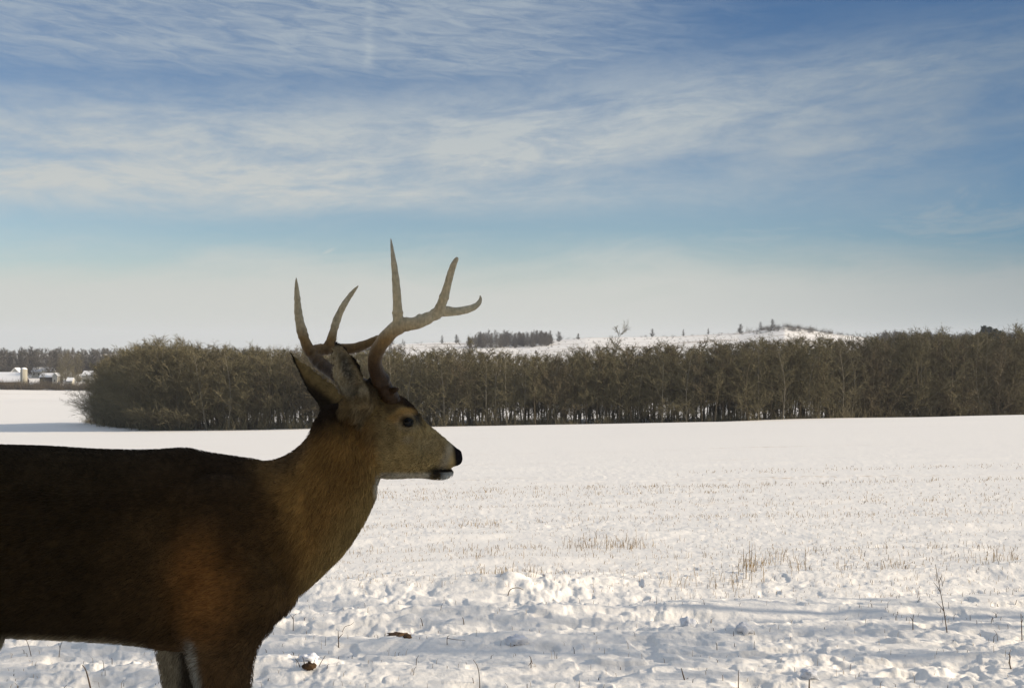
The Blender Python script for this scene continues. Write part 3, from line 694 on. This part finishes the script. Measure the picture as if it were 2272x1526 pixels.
# ------------------------------------------------------------------ the deer
DY = 2.60; S = DY/F
def D(px, py, dy=0.0):           # a point of the deer: profile place px,py on its midplane, dy metres beyond it
    return np.array(((px-W0/2)*S, DY+dy, CAMZ-(py-H0/2)*S))
def sell(c, a, b_, n=28, e=2.3):
    """ring round c with half axes a (vector) and b_ (vector)"""
    out = []
    for th in np.linspace(0, 2*math.pi, n, endpoint=False):
        ct, st = math.cos(th), math.sin(th)
        out.append(c+a*np.sign(ct)*abs(ct)**(2/e)+b_*np.sign(st)*abs(st)**(2/e))
    return out
def loft(buf, secs, lat, n=28, steps=40, e=2.3):
    """secs: rows (topx,topy,botx,boty,halfwidth,dy)"""
    C = smooth_curve(secs, steps); R = []
    for tx, ty, bx_, by_, hw, dy in C:
        p = D(tx, ty, dy); q = D(bx_, by_, dy); R.append(sell((p+q)/2, (p-q)/2, np.array(lat)*max(hw, .002), n, e))
    buf.rings(R)
YAW = rad(24); HL = (-math.sin(YAW), math.cos(YAW), 0)      # head turned a little away
hy = lambda px: (px-850)*S*math.tan(YAW)*.9
EYN = P(905, 935, 2.561); EYF = EYN+np.array(HL)*.115
body = Buf()
loft(body, [(-352, 1100, -352, 1230, .03, 0), (-340, 1055, -335, 1290, .09, 0), (-290, 1014, -285, 1340, .14, 0), (-200, 991, -200, 1375, .162, 0), (-100, 985, -100, 1392, .172, 0), (0, 988, 0, 1402, .178, 0), (100, 991, 100, 1406, .178, 0),
            (200, 997, 200, 1411, .172, 0), (300, 999, 300, 1420, .158, 0), (360, 997, 350, 1430, .142, 0), (410, 994, 400, 1436, .122, 0), (460, 1004, 450, 1436, .112, 0), (520, 1013, 515, 1420, .110, 0), (575, 1022, 570, 1398, .106, 0), (625, 1040, 620, 1370, .105, 0), (652, 1090, 650, 1335, .08, 0), (664, 1170, 664, 1300, .04, 0)], (0, 1, 0), steps=60)
neck = [(480, 1036, 590, 1350, .118, 0), (560, 1027, 652, 1322, .118, 0), (615, 1019, 705, 1276, .108, 0), (660, 995, 762, 1218, .095, .0), (692, 957, 803, 1155, .082, .0), (712, 915, 828, 1102, .070, -.005), (733, 897, 839, 1070, .058, .0), (775, 893, 848, 1052, .050, .01)]
loft(body, neck, (-.15, .99, 0), steps=40)
head = [(800, 893, 800, 1020, .040, hy(800)), (835, 878, 838, 1052, .056, hy(838)), (862, 873, 865, 1057, .062, hy(864)), (885, 878, 885, 1058, .064, hy(885)), (904, 892, 897, 1057, .062, hy(900)), (920, 911, 912, 1055, .054, hy(916)), (938, 937, 930, 1052, .043, hy(934)),
        (957, 953, 950, 1048, .035, hy(953)), (975, 969, 968, 1044, .030, hy(972)), (993, 984, 984, 1042, .0275, hy(988)), (1008, 998, 999, 1041, .027, hy(1003)), (1017, 1009, 1010, 1040, .023, hy(1013)), (1021, 1020, 1017, 1036, .014, hy(1019))]
loft(body, head, HL, steps=44, e=2.15)
jaw = [(860, 1030, 850, 1060, .040, hy(855)), (890, 1030, 886, 1061, .038, hy(888)), (918, 1036, 916, 1061, .030, hy(917)), (940, 1040, 938, 1063, .024, hy(939)), (962, 1044, 960, 1067, .021, hy(961)), (980, 1048, 978, 1068, .020, hy(979)), (994, 1049, 992, 1064, .017, hy(993)), (1003, 1051, 1001, 1057, .009, hy(1002))]
loft(body, jaw, HL, steps=24, e=2.2)
def ell(c, r, n=24, m_=16):
    R = []
    for i in range(1, m_):
        th = math.pi*i/m_; R.append([np.array(c)+np.array((r[0]*math.sin(th)*math.cos(p), r[1]*math.sin(th)*math.sin(p), r[2]*math.cos(th))) for p in np.linspace(0, 2*math.pi, n, endpoint=False)])
    body.rings(R)
for s in (-1, 1):
    ell(D(505, 1180, s*.080), (.115, .055, .140)); ell(D(560, 1290, s*.080), (.085, .052, .090)); ell(D(465, 1340, s*.085), (.055, .045, .10))
    ell(D(-190, 1180, s*.10), (.15, .075, .17))
    hb = np.array(HL)*s; ell((EYN if s < 0 else EYF)+np.array((-.001, 0, .004))-hb*.006, (.022, .016, .017)); ell(D(880, 1000, hy(880))+hb*.040, (.045, .022, .040))
    ell(D(1008, 1012, hy(1008))+hb*.016, (.010, .009, .012))
ell(D(655, 1230, 0), (.03, .07, .08))
ell(P(816, 878, 2.545), (.024, .022, .034)); ell(P(826, 862, 2.565), (.018, .020, .026)); ell(P(780, 905, 2.555), (.030, .025, .030)); ell(P(800, 880, 2.64), (.030, .03, .030))
def leg(secs, e=2.1):
    """rows (leftx,rightx,y,halfdepth,dy)"""
    C = smooth_curve(secs, 60); R = []
    for lx, rx, y, hd, dy in C:
        p = P(rx, y, DY+dy); q = P(lx, y, DY+dy); R.append(sell((p+q)/2, (p-q)/2, np.array((0, 1, 0))*hd, 20, e))
    body.rings(R)
GY = lambda dy, px: (CAMZ-bz((px-W0/2)*S, DY+dy))/(DY+dy)*F+H0/2-8
g1 = GY(-.09, 500); g2 = GY(.10, 400); g3 = GY(-.10, -280); g4 = GY(.10, -230)
leg([(455, 600, 1190, .030, -.085), (440, 625, 1260, .048, -.098), (432, 632, 1320, .055, -.100), (418, 606, 1385, .054, -.100), (412, 574, 1430, .049, -.095), (424, 560, 1478, .042, -.090), (436, 554, 1526, .037, -.090), (452, 546, 1590, .031, -.090), (466, 538, 1650, .027, -.090), (468, 536, 1690, .028, -.090), (474, 530, 1725, .021, -.090), (482, 520, 1770, .016, -.090), (484, 518, 1850, .015, -.090), (479, 522, g1-62, .019, -.090), (486, 524, g1-40, .016, -.090)])
leg([(370, 540, 1300, .045, .080), (356, 505, 1390, .048, .088), (350, 470, 1436, .045, .092), (358, 448, 1480, .040, .095), (366, 444, 1526, .035, .095), (380, 438, 1600, .029, .095), (388, 434, 1660, .027, .095), (390, 434, 1695, .027, .095), (396, 426, 1735, .019, .095), (398, 422, 1790, .015, .095), (398, 422, 1860, .015, .095), (394, 426, g2-60, .018, .095), (400, 428, g2-40, .016, .095)])
for dy, ox, g in ((-.10, 0, g3), (.10, -12, g4)):
    leg([(-325+ox*.3, -90, 1130, .06, dy*.8), (-338+ox*.3, -35+ox*.0, 1250, .07, dy*.85), (-330+ox*.3, 2, 1350, .066, dy*.95), (-305+ox*.5, 10, 1405, .058, dy), (-290+ox, -12+ox*.3, 1450, .050, dy), (-290+ox, -70+ox*.5, 1510, .043, dy), (-305+ox, -150+ox, 1580, .034, dy), (-335+ox, -225+ox, 1640, .028, dy), (-345+ox, -258+ox, 1675, .024, dy), (-330+ox, -268+ox, 1720, .019, dy), (-312+ox, -268+ox, 1790, .015, dy), (-305+ox, -262+ox, 1850, .015, dy), (-304+ox, -254+ox, g-60, .018, dy), (-294+ox, -250+ox, g-40, .016, dy)])
# tail
R = [sell(D(px, py, 0), np.array((.5*w, 0, .5*w))*1.0, np.array((0, 1, 0))*w*1.3, 16) for px, py, w in ((-335, 1070, .03), (-368, 1110, .032), (-382, 1180, .036), (-386, 1250, .034), (-384, 1310, .018), (-382, 1330, .006))]
body.rings(R)
# ears: cupped leaf shells
def ear(secs, bulge, thick):
    """secs rows (Lx,Ly,Rx,Ry,dyL,dyR,cup)"""
    C = smooth_curve(secs, 26); n = 12; R = []
    for lx, ly, rx, ry, dl, dr, cup in C:
        p, q = P(lx, ly, DY+dl), P(rx, ry, DY+dr); a = []; c = []
        for j in range(n+1):
            f = j/n; o_ = math.sin(math.pi*f)**.8*cup*bulge; t_ = thick*(.3+.7*math.sin(math.pi*f)**.5)
            m_ = p+(q-p)*f; a.append(m_+np.array((0, o_-t_/2, 0))); c.append(m_+np.array((0, o_+t_/2, 0)))
        R.append(a+c[::-1])
    body.rings(R)
ear([(745, 757, 748, 757, -.13, -.13, .002), (737, 768, 762, 766, -.125, -.12, .012), (731, 790, 783, 788, -.118, -.105, .024), (728, 812, 799, 810, -.11, -.095, .032), (729, 833, 807, 832, -.10, -.085, .036), (736, 852, 812, 850, -.09, -.075, .036), (752, 875, 822, 868, -.078, -.065, .032), (772, 903, 834, 888, -.068, -.052, .024), (796, 928, 850, 905, -.055, -.040, .014), (812, 940, 858, 915, -.035, -.025, .005)], 1, .0075)
ear([(643, 781, 645, 781, .17, .17, .002), (653, 806, 662, 795, .16, .165, .008), (663, 828, 690, 812, .145, .155, .016), (675, 856, 715, 829, .125, .14, .022), (692, 884, 736, 846, .105, .12, .024), (712, 908, 756, 866, .08, .10, .022), (738, 926, 790, 886, .055, .075, .015), (765, 940, 812, 900, .03, .04, .006)], -1, .0085)
# antler pedicles
def hp(px, py, lat): return D(px, py, hy(px))+np.array(HL)*lat

deer = bpy.data.objects.new('deer', None); COL.objects.link(deer); gx_ = (300-W0/2)*S
deer.location = (gx_, DY, bz(gx_, DY))
DL = Vector(deer.location)
tag(deer, 'antlered brown buck deer standing side-on in the foreground snow, head raised to the right', 'deer')
raw = body.build('deer_raw')
def remesh(o, vox, it=4, fac=.5):
    md = o.modifiers.new('r', 'REMESH'); md.mode = 'VOXEL'; md.voxel_size = vox; md.use_smooth_shade = True
    if it: sm_ = o.modifiers.new('s', 'SMOOTH'); sm_.iterations = it; sm_.factor = fac
    dg = bpy.context.evaluated_depsgraph_get(); me = bpy.data.meshes.new_from_object(o.evaluated_get(dg)); bpy.data.objects.remove(o); return me
bme = remesh(raw, .0042, 5)
nv = len(bme.vertices); co = np.empty(nv*3, np.float32); bme.vertices.foreach_get('co', co); co = co.reshape(-1, 3)
no = np.empty(nv*3, np.float32); bme.vertices.foreach_get('normal', no); no = no.reshape(-1, 3)
print('deer verts', nv)

def coat(co, no):
    px = co[:, 0]/S+W0/2; py = (CAMZ-co[:, 2])/S+H0/2; dy = co[:, 1]-DY
    qx = co[:, 0]/co[:, 1]*F+W0/2; qy = (CAMZ-co[:, 2])/co[:, 1]*F+H0/2
    n = len(px); c = np.tile(np.array([.110, .060, .022]), (n, 1))
    def mixc(c, col, f): f = np.clip(f, 0, 1)[:, None]; return c*(1-f)+np.array(col)*f
    def blob(cx, cy, rx, ry=None, soft=.5):
        ry = ry or rx; d = np.hypot((px-cx)/rx, (py-cy)/ry); return 1-sstep(d, 1-soft, 1+soft)
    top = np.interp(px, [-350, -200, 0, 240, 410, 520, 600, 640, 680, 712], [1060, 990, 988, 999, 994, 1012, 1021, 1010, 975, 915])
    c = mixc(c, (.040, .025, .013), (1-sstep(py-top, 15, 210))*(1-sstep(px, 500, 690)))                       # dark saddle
    c = mixc(c, (.034, .022, .010), (1-sstep(px, 200, 520))*.92)  # shade painted into the coat, darkening the body toward the rump
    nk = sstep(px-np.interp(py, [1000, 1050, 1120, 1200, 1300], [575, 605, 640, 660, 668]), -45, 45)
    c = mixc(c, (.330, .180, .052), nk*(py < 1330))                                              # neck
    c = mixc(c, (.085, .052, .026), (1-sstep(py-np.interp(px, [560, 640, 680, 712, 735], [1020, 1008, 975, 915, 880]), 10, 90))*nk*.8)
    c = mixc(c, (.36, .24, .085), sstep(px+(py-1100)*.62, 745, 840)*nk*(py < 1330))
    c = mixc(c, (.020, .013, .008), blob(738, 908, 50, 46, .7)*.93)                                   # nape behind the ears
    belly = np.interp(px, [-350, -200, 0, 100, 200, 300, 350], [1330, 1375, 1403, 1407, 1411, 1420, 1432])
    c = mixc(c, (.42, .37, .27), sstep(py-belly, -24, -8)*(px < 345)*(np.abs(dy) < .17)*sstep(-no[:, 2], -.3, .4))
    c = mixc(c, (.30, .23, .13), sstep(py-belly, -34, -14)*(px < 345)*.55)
    c = mixc(c, (.34, .150, .040), blob(490, 1270, 70, 90, .8)*.8); c = mixc(c, (.27, .120, .035), blob(500, 1450, 60, 90, .8)*.6)  # first blob paints dappled sunlight on the shoulder
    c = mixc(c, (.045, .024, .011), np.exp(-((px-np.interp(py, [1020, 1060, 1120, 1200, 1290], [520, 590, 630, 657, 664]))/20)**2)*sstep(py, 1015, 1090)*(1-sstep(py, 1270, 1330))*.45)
    c = mixc(c, (.050, .028, .012), blob(545, 1170, 32, 50, .8)*.7); c = mixc(c, (.05, .028, .012), blob(570, 1370, 60, 30, .8)*.5)  # first blob paints the unlit part of the shoulder dapple
    # insides of the legs are pale, outsides tan
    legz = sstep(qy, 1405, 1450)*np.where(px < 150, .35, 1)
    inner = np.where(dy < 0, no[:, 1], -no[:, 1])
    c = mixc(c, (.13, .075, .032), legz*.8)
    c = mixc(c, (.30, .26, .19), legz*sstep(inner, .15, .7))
    c = mixc(c, (.38, .31, .20), legz*(dy > 0)*(1-sstep(qx, 386, 404))*(qx > 300)*.62)
    c = mixc(c, (.045, .03, .018), legz*(dy > 0)*sstep(qx, 392, 408)*(qx < 470)*.9)  # painted shadow on the far foreleg, next to the near one
    c = mixc(c, (.42, .40, .33), legz*np.exp(-((qx-np.interp(qy, [1400, 1440, 1526], [414, 425, 439]))/9)**2)*(dy < 0)*(qx > 300)*.9)
    # head, seen as from its own near side; the far side mirrors it
    qx = co[:, 0]/co[:, 1]*F+W0/2; qy = (CAMZ-co[:, 2])/co[:, 1]*F+H0/2
    l = (co[:, 0]-(850-W0/2)*S)*HL[0]+(co[:, 1]-DY)*HL[1]; mir = co-2*np.maximum(l, 0)[:, None]*np.array(HL)
    hx = mir[:, 0]/mir[:, 1]*F+W0/2; hyy = (CAMZ-mir[:, 2])/mir[:, 1]*F+H0/2; ox_, oy_ = px, py; px, py = hx, hyy
    hd = sstep(px+(py-960)*-.10, 822, 850)*(py < 1075)
    c = mixc(c, (.40, .28, .115), hd)
    c = mixc(c, (.26, .195, .100), blob(955, 985, 40, 22, .9)*.6)
    c = mixc(c, (.150, .105, .050), blob(850, 960, 40, 50)*.5)
    c = mixc(c, (.028, .017, .010), (1-sstep(py-np.interp(px, [840, 880, 903, 925, 945], [862, 878, 890, 920, 945]), 9, 24))*sstep(px, 855, 880)*(1-sstep(px, 925, 950)))
    c = mixc(c, (.060, .032, .014), blob(868, 895, 26, 22)*.8)
    c = mixc(c, (.42, .24, .075), blob(902, 915, 20, 10)*.95)
    c = mixc(c, (.38, .21, .065), blob(880, 928, 20, 10)*.7)
    c = mixc(c, (.30, .265, .20), np.clip(blob(906, 938, 24, 18)-blob(905, 935, 13, 10), 0, 1)*.40)
    c = mixc(c, (.018, .013, .010), blob(905, 935, 15, 12))
    c = mixc(c, (.26, .225, .165), blob(905, 975, 13, 9)*.35)
    c = mixc(c, (.38, .35, .29), np.exp(-((px-993+(py-1010)*.35)/11)**2)*sstep(py, 970, 992)*(py < 1045)*.45)
    c = mixc(c, (.012, .010, .010), sstep(px+(py-1000)*-.12, 1001, 1011)*(py < 1043)*(py > 985))
    c = mixc(c, (.50, .47, .40), sstep(py, 1044, 1052)*(px > 845)*(px < 955)*.55)                 # under the jaw
    c = mixc(c, (.55, .53, .46), sstep(py, 1044, 1050)*(px > 978)*.95)                           # chin
    c = mixc(c, (.020, .017, .014), blob(968, 1050, 15, 14, .75)*.95)
    c = mixc(c, (.020, .015, .012), blob(990, 1044, 22, 3.5))
    c = mixc(c, (.55, .50, .40), blob(838, 1078, 11, 20)*.85)                                    # throat
    # ears
    dyv = dy; px, py = qx, qy
    c = mixc(c, (.24, .165, .065), blob(818, 886, 34, 44)*.85); c = mixc(c, (.10, .060, .025), blob(842, 905, 6, 26)*.5); c = mixc(c, (.36, .31, .20), blob(800, 925, 10, 24)*.5)
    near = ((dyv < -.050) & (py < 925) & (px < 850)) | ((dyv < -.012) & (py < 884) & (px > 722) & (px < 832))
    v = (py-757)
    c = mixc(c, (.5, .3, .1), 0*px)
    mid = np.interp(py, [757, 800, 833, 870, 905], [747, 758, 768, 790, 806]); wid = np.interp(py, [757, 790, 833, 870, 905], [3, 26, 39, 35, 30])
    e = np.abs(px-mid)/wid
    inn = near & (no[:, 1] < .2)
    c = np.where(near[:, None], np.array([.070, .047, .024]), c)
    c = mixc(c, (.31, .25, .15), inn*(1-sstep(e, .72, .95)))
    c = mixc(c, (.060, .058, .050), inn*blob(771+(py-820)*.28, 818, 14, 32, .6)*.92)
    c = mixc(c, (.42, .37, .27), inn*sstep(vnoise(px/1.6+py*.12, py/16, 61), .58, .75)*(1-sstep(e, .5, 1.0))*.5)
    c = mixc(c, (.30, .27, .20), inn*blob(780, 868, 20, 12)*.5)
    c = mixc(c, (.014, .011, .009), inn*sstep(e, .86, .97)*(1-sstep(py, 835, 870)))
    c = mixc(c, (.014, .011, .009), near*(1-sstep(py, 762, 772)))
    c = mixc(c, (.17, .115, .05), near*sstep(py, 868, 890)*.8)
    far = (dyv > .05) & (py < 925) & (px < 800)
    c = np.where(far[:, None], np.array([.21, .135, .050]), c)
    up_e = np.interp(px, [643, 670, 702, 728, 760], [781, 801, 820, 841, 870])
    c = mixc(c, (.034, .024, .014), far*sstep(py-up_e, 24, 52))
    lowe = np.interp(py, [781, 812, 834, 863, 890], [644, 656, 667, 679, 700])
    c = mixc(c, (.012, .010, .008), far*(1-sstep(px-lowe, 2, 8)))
    px, py = ox_, oy_
    tl = (px < -345) & (dy > -.05)
    c = mixc(c, (.5, .48, .42), tl*(np.abs(dy) > .03)*.8)
    k = 1+(vnoise(px/9, py/14, 41)-.5)*.30+(vnoise(px/38, py/30, 42)-.5)*.30
    return np.clip(c*k[:, None], .004, 1)
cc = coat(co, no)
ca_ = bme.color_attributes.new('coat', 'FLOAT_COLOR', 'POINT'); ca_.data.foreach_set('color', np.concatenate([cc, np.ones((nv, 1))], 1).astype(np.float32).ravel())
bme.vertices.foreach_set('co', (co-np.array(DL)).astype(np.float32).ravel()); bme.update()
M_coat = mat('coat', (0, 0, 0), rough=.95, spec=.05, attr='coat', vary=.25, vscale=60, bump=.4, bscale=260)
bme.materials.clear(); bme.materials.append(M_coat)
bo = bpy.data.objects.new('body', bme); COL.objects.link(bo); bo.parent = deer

# short winter fur as real hair strands
def fur(n=150000):
    bme.calc_loop_triangles(); nt_ = len(bme.loop_triangles); tri = np.empty(nt_*3, np.int32); bme.loop_triangles.foreach_get('vertices', tri); tri = tri.reshape(-1, 3)
    a, b2, c2 = co[tri[:, 0]], co[tri[:, 1]], co[tri[:, 2]]; ar = np.linalg.norm(np.cross(b2-a, c2-a), axis=1)
    cen = (a+b2+c2)/3; cpx = cen[:, 0]/S+W0/2; cpy = (CAMZ-cen[:, 2])/S+H0/2
    wgt = ar*np.where(cpx > 700, 2.2, 1.0)*np.where((cpx > 990) & (cpy < 1045), 0, 1); wgt /= wgt.sum()
    rg = np.random.default_rng(3); k = rg.choice(nt_, n, p=wgt); r1 = np.sqrt(rg.random(n)); r2 = rg.random(n)
    w = np.stack([1-r1, r1*(1-r2), r1*r2], 1)[:, :, None]
    p = (co[tri[k]]*w).sum(1); nn = (no[tri[k]]*w).sum(1); nn /= np.linalg.norm(nn, axis=1, keepdims=True)+1e-9
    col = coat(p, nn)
    px = p[:, 0]/S+W0/2; py = (CAMZ-p[:, 2])/S+H0/2
    fl = np.stack([-np.ones(n), np.zeros(n), -.35*np.ones(n)], 1)
    nk = sstep(px, 600, 700)*(px < 840); fl = fl*(1-nk[:, None])+np.array((-.45, 0, -1.0))*nk[:, None]
    lg = sstep(py, 1420, 1480); fl = fl*(1-lg[:, None])+np.array((-.1, 0, -1.0))*lg[:, None]
    hdm = (px > 840); fl[hdm] = (-1.0, -.3, -.15)
    earm = (px < 830) & (py < 900); fl[earm] = (-.35, 0, .6)
    fl += rg.normal(0, .22, fl.shape); fl -= nn*(fl*nn).sum(1, keepdims=True); fl /= np.linalg.norm(fl, axis=1, keepdims=True)+1e-9
    L = np.where(px > 835, .0065, .015); L = np.where(earm, .006, L); L = np.where((px > 640) & (px < 835) & (py > 950), .019, L); L = L*(.6+.7*rg.random(n))*np.where(nn[:, 2] > .45, .45, 1); L = L[:, None]
    p0 = p-nn*.001; p1 = p+nn*L*.28+fl*L*.5; p2 = p+nn*L*.38+fl*L
    pts_ = np.stack([p0, p1, p2], 1).reshape(-1, 3)-np.array(DL)
    hc = bpy.data.hair_curves.new('fur'); hc.add_curves([3]*n)
    hc.points.foreach_set('position', pts_.astype(np.float32).ravel())
    ra = hc.attributes.get('radius') or hc.attributes.new('radius', 'FLOAT', 'POINT')
    ra.data.foreach_set('value', np.tile(np.array([.00042, .00034, .00008], np.float32), n))
    at = hc.attributes.new('coat', 'FLOAT_COLOR', 'CURVE')
    tone = (.50+1.05*rg.random((n, 1)))
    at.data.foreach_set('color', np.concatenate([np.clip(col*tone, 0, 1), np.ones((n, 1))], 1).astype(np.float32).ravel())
    hc.materials.append(mat('fur', (0, 0, 0), rough=.8, spec=.15, attr='coat'))
    o = bpy.data.objects.new('fur', hc); COL.objects.link(o); o.parent = deer
fur()

# eyes
def sphere(name, c, r, m_, parent, sq=(1, 1, 1)):
    bb = Buf(); R = []
    for i in range(1, 14):
        th = math.pi*i/14; R.append([np.array(c)+r*np.array(sq)*np.array((math.sin(th)*math.cos(p), math.sin(th)*math.sin(p), math.cos(th))) for p in np.linspace(0, 2*math.pi, 20, endpoint=False)])
    bb.rings(R); o = bb.build(name, m_, parent, True); return o
M_eye = mat('eye', (.006, .005, .004), rough=.22, spec=.22); M_nose = mat('nose', (.010, .009, .009), rough=.45, spec=.4)
HLv = np.array(HL)
for s in (-1, 1):
    sphere('eye', (EYN if s < 0 else EYF)-np.array(DL), .0138, M_eye, deer, (1.0, .9, .95))

# antlers
def antler(parts, label=None, seed=1, burr=None):
    bb = Buf()
    for pts_, n in parts:
        C = smooth_curve([list(P(px, py, Y))+[r*Y/F] for px, py, Y, r in pts_], n)
        rg = np.random.default_rng(seed); 
        bb.tube([c[:3]-np.array(DL) for c in C], [max(.0006, c[3]*1.10*(1+.05*rg.normal())) for c in C], 14)
    if burr is not None:
        rg = np.random.default_rng(seed+5); c0, ax, rr = burr
        for i in range(34):
            th = i*.61; w = rg.normal(0, 1, 3); w -= ax*np.dot(w, ax); w /= np.linalg.norm(w)
            q = c0+w*rr*(.95+.1*rg.random())+ax*rg.uniform(0, .045)**1.0-np.array(DL); R_ = rg.uniform(.0025, .0050)
            bb.tube([q-ax*R_*1.3, q, q+ax*R_*1.3], [R_*.3, R_, R_*.3], 6)
    o = bb.build('antler'); me = remesh(o, .0020, 2, .5); n = len(me.vertices); c = np.empty(n*3, np.float32); me.vertices.foreach_get('co', c); c = c.reshape(-1, 3); w = c+np.array(DL)
    py = (CAMZ-w[:, 2])/w[:, 1]*F+H0/2; px_ = w[:, 0]/w[:, 1]*F+W0/2
    f = sstep(py, 700, 825)[:, None]**.85
    gr = vnoise(px_/2.2, py/10, 51)*.6+vnoise(px_/5, py/5, 52)*.4
    colr = np.stack([np.interp(f[:, 0], [0, .45, 1], q_) for q_ in ((.56, .26, .048), (.45, .155, .024), (.27, .055, .008))], 1)*(.74+.52*gr[:, None])
    tip = (1-sstep(py, 530, 600))[:, None]*.35; colr = colr*(1-tip)+np.array([.50, .47, .40])*tip
    at = me.color_attributes.new('coat', 'FLOAT_COLOR', 'POINT'); at.data.foreach_set('color', np.concatenate([colr, np.ones((n, 1))], 1).astype(np.float32).ravel())
    me.materials.clear(); me.materials.append(M_antler)
    o = bpy.data.objects.new('antler', me); COL.objects.link(o); o.parent = deer
    if label: o['label'] = label
M_antler = mat('antler', (0, 0, 0), rough=.55, spec=.3, attr='coat', vary=.15, vscale=120, bump=.35, bscale=220)
ax = P(848, 854, 2.555)-P(866, 880, 2.57); ax /= np.linalg.norm(ax)
antler([([(874, 892, 2.585, 15), (866, 880, 2.575, 17), (849, 854, 2.555, 17.5), (834, 820, 2.52, 16), (833, 790, 2.48, 15), (847, 762, 2.45, 14.5), (870, 735, 2.42, 15), (893, 721, 2.40, 15), (922, 717, 2.39, 13), (953, 704, 2.40, 12.5), (980, 691, 2.41, 11.5), (1012, 691, 2.43, 9), (1042, 685, 2.46, 7.2), (1059, 676, 2.48, 5.8), (1066, 664, 2.49, 3.8), (1065, 655, 2.49, 1.6)], 60),
        ([(888, 728, 2.405, 12), (883, 705, 2.40, 11.5), (882, 683, 2.40, 10), (880, 647, 2.40, 8.6), (876.5, 605, 2.41, 7.0), (871.5, 565, 2.42, 4.6), (867, 528, 2.43, 1.4)], 36),
        ([(966, 702, 2.405, 11), (976, 683, 2.40, 11), (985, 660, 2.395, 9.6), (993, 632, 2.39, 8.2), (1000, 606, 2.39, 7.2), (1007, 586, 2.39, 6.2), (1013, 575, 2.39, 4.4), (1016, 571, 2.39, 2.5)], 32),
        ([(921, 712, 2.395, 6), (928, 702, 2.395, 4.5), (932, 696, 2.395, 1.8)], 8),
        ([(868, 868, 2.555, 8), (876, 864, 2.54, 6), (883, 863, 2.53, 4)], 8)],
       'pale tan antler nearer the viewer with three upright points', 3, (P(866, 880, 2.575), ax, .0175))
ax2 = P(742, 830, 2.72)-P(835, 880, 2.665); ax2 /= np.linalg.norm(ax2)
antler([([(846, 890, 2.655, 14), (830, 872, 2.665, 16), (795, 850, 2.70, 15), (750, 832, 2.735, 14), (718, 812, 2.765, 13.5), (697, 792, 2.79, 13), (700, 779, 2.805, 13), (722, 775, 2.82, 12), (750, 774, 2.83, 11), (782, 773, 2.83, 10.5), (809, 765, 2.83, 9.5), (836, 753, 2.82, 8), (856, 746, 2.81, 5), (866, 743, 2.80, 2)], 56),
        ([(697, 790, 2.79, 12), (684, 773, 2.79, 11.5), (672, 742, 2.79, 10.5), (663, 703, 2.79, 8.6), (659.5, 660, 2.79, 6.2), (658, 635, 2.79, 4.2), (657, 615, 2.79, 1.2)], 36),
        ([(722, 778, 2.815, 11), (733, 760, 2.82, 10.2), (739, 738, 2.82, 8.8), (748, 708, 2.83, 7.6), (761, 680, 2.83, 6.5), (776, 657, 2.84, 5.2), (787, 643, 2.84, 3.6), (796, 633, 2.84, 1.2)], 32)],
       'antler farther from the viewer, partly behind the ear', 9)
# hooves
M_hoof = mat('hoof', (.02, .016, .013), rough=.5, spec=.4)
for px, dy, g in ((505, -.09, g1), (414, .095, g2), (-272, -.10, g3), (-284, .10, g4)):
    bb = Buf(); c = P(px, g, DY+dy)-np.array(DL)
    for s in (-1, 1):
        R = []
        for f, lx, wd in ((0, .062, .019), (.3, .056, .018), (.7, .044, .016), (1, .034, .013)):
            R.append([c+np.array((-.014+.016*f*0+lx*(.5+.5*math.cos(a))-.012, s*.012+wd*.55*math.sin(a), f*.048-.006)) for a in np.linspace(0, 2*math.pi, 14, endpoint=False)])
        bb.rings(R)
    bb.build('hoof', M_hoof, deer, True)

# ------------------------------------------------------------------ unseen evergreens added to shade the deer and block sky light
shade = [(4.1, 1.90, 2.75, 1.25, 'low dark shade cedar added right of the deer outside the picture'), (6.4, 1.55, 4.6, 1.7, 'second added shade cedar beyond the first at the right, outside the picture'),
         (-2.4, -1.3, 5.0, 1.5, 'added dark cedar blocking sky light behind the viewer at the left'), (-4.2, -.4, 5.0, 1.5, 'added dark cedar blocking sky light at the left behind the deer rump'), (-1.0, -2.6, 5.5, 1.5, 'added dark cedar blocking sky light straight behind the viewer')]
for i, (x, y, h, r, lab) in enumerate(shade): conifer(x, y, h, r, lab, 'unseen cedars added to shade the deer', 4200 if i < 2 else 9000, 60+i, .010, lo=.03)
for (x, y, h, w, k, lab) in [(8.0, 5.15, 9, .55, 1, 'bare tree at the right of the field edge, outside the picture'), (10.5, 3.7, 10, .35, 3, 'second bare tree at the right, nearer the viewer'), (8.6, 3.2, 8, .35, 8, 'slim bare tree between the cedars and the field, at the right'),]:
    tree(x, y, h, k, lab, 'bare trees along the field edge', wide=w)

# ------------------------------------------------------------------ thin winter haze
bb = Buf(); bb.box((-5300, -5300, -420), (5300, 5300, 60)); hz_m = bpy.data.materials.new('haze'); hz_m.use_nodes = True; hn = hz_m.node_tree; hn.nodes.clear()
pv = hn.nodes.new('ShaderNodeVolumePrincipled'); pv.inputs['Density'].default_value = .00008; pv.inputs['Color'].default_value = (.86, .90, 1, 1); pv.inputs['Anisotropy'].default_value = .2
ho = hn.nodes.new('ShaderNodeOutputMaterial'); hn.links.new(pv.outputs[0], ho.inputs['Volume'])
tag(bb.build('haze', hz_m), 'thin pale winter haze over the far hills', 'haze', kind='stuff')
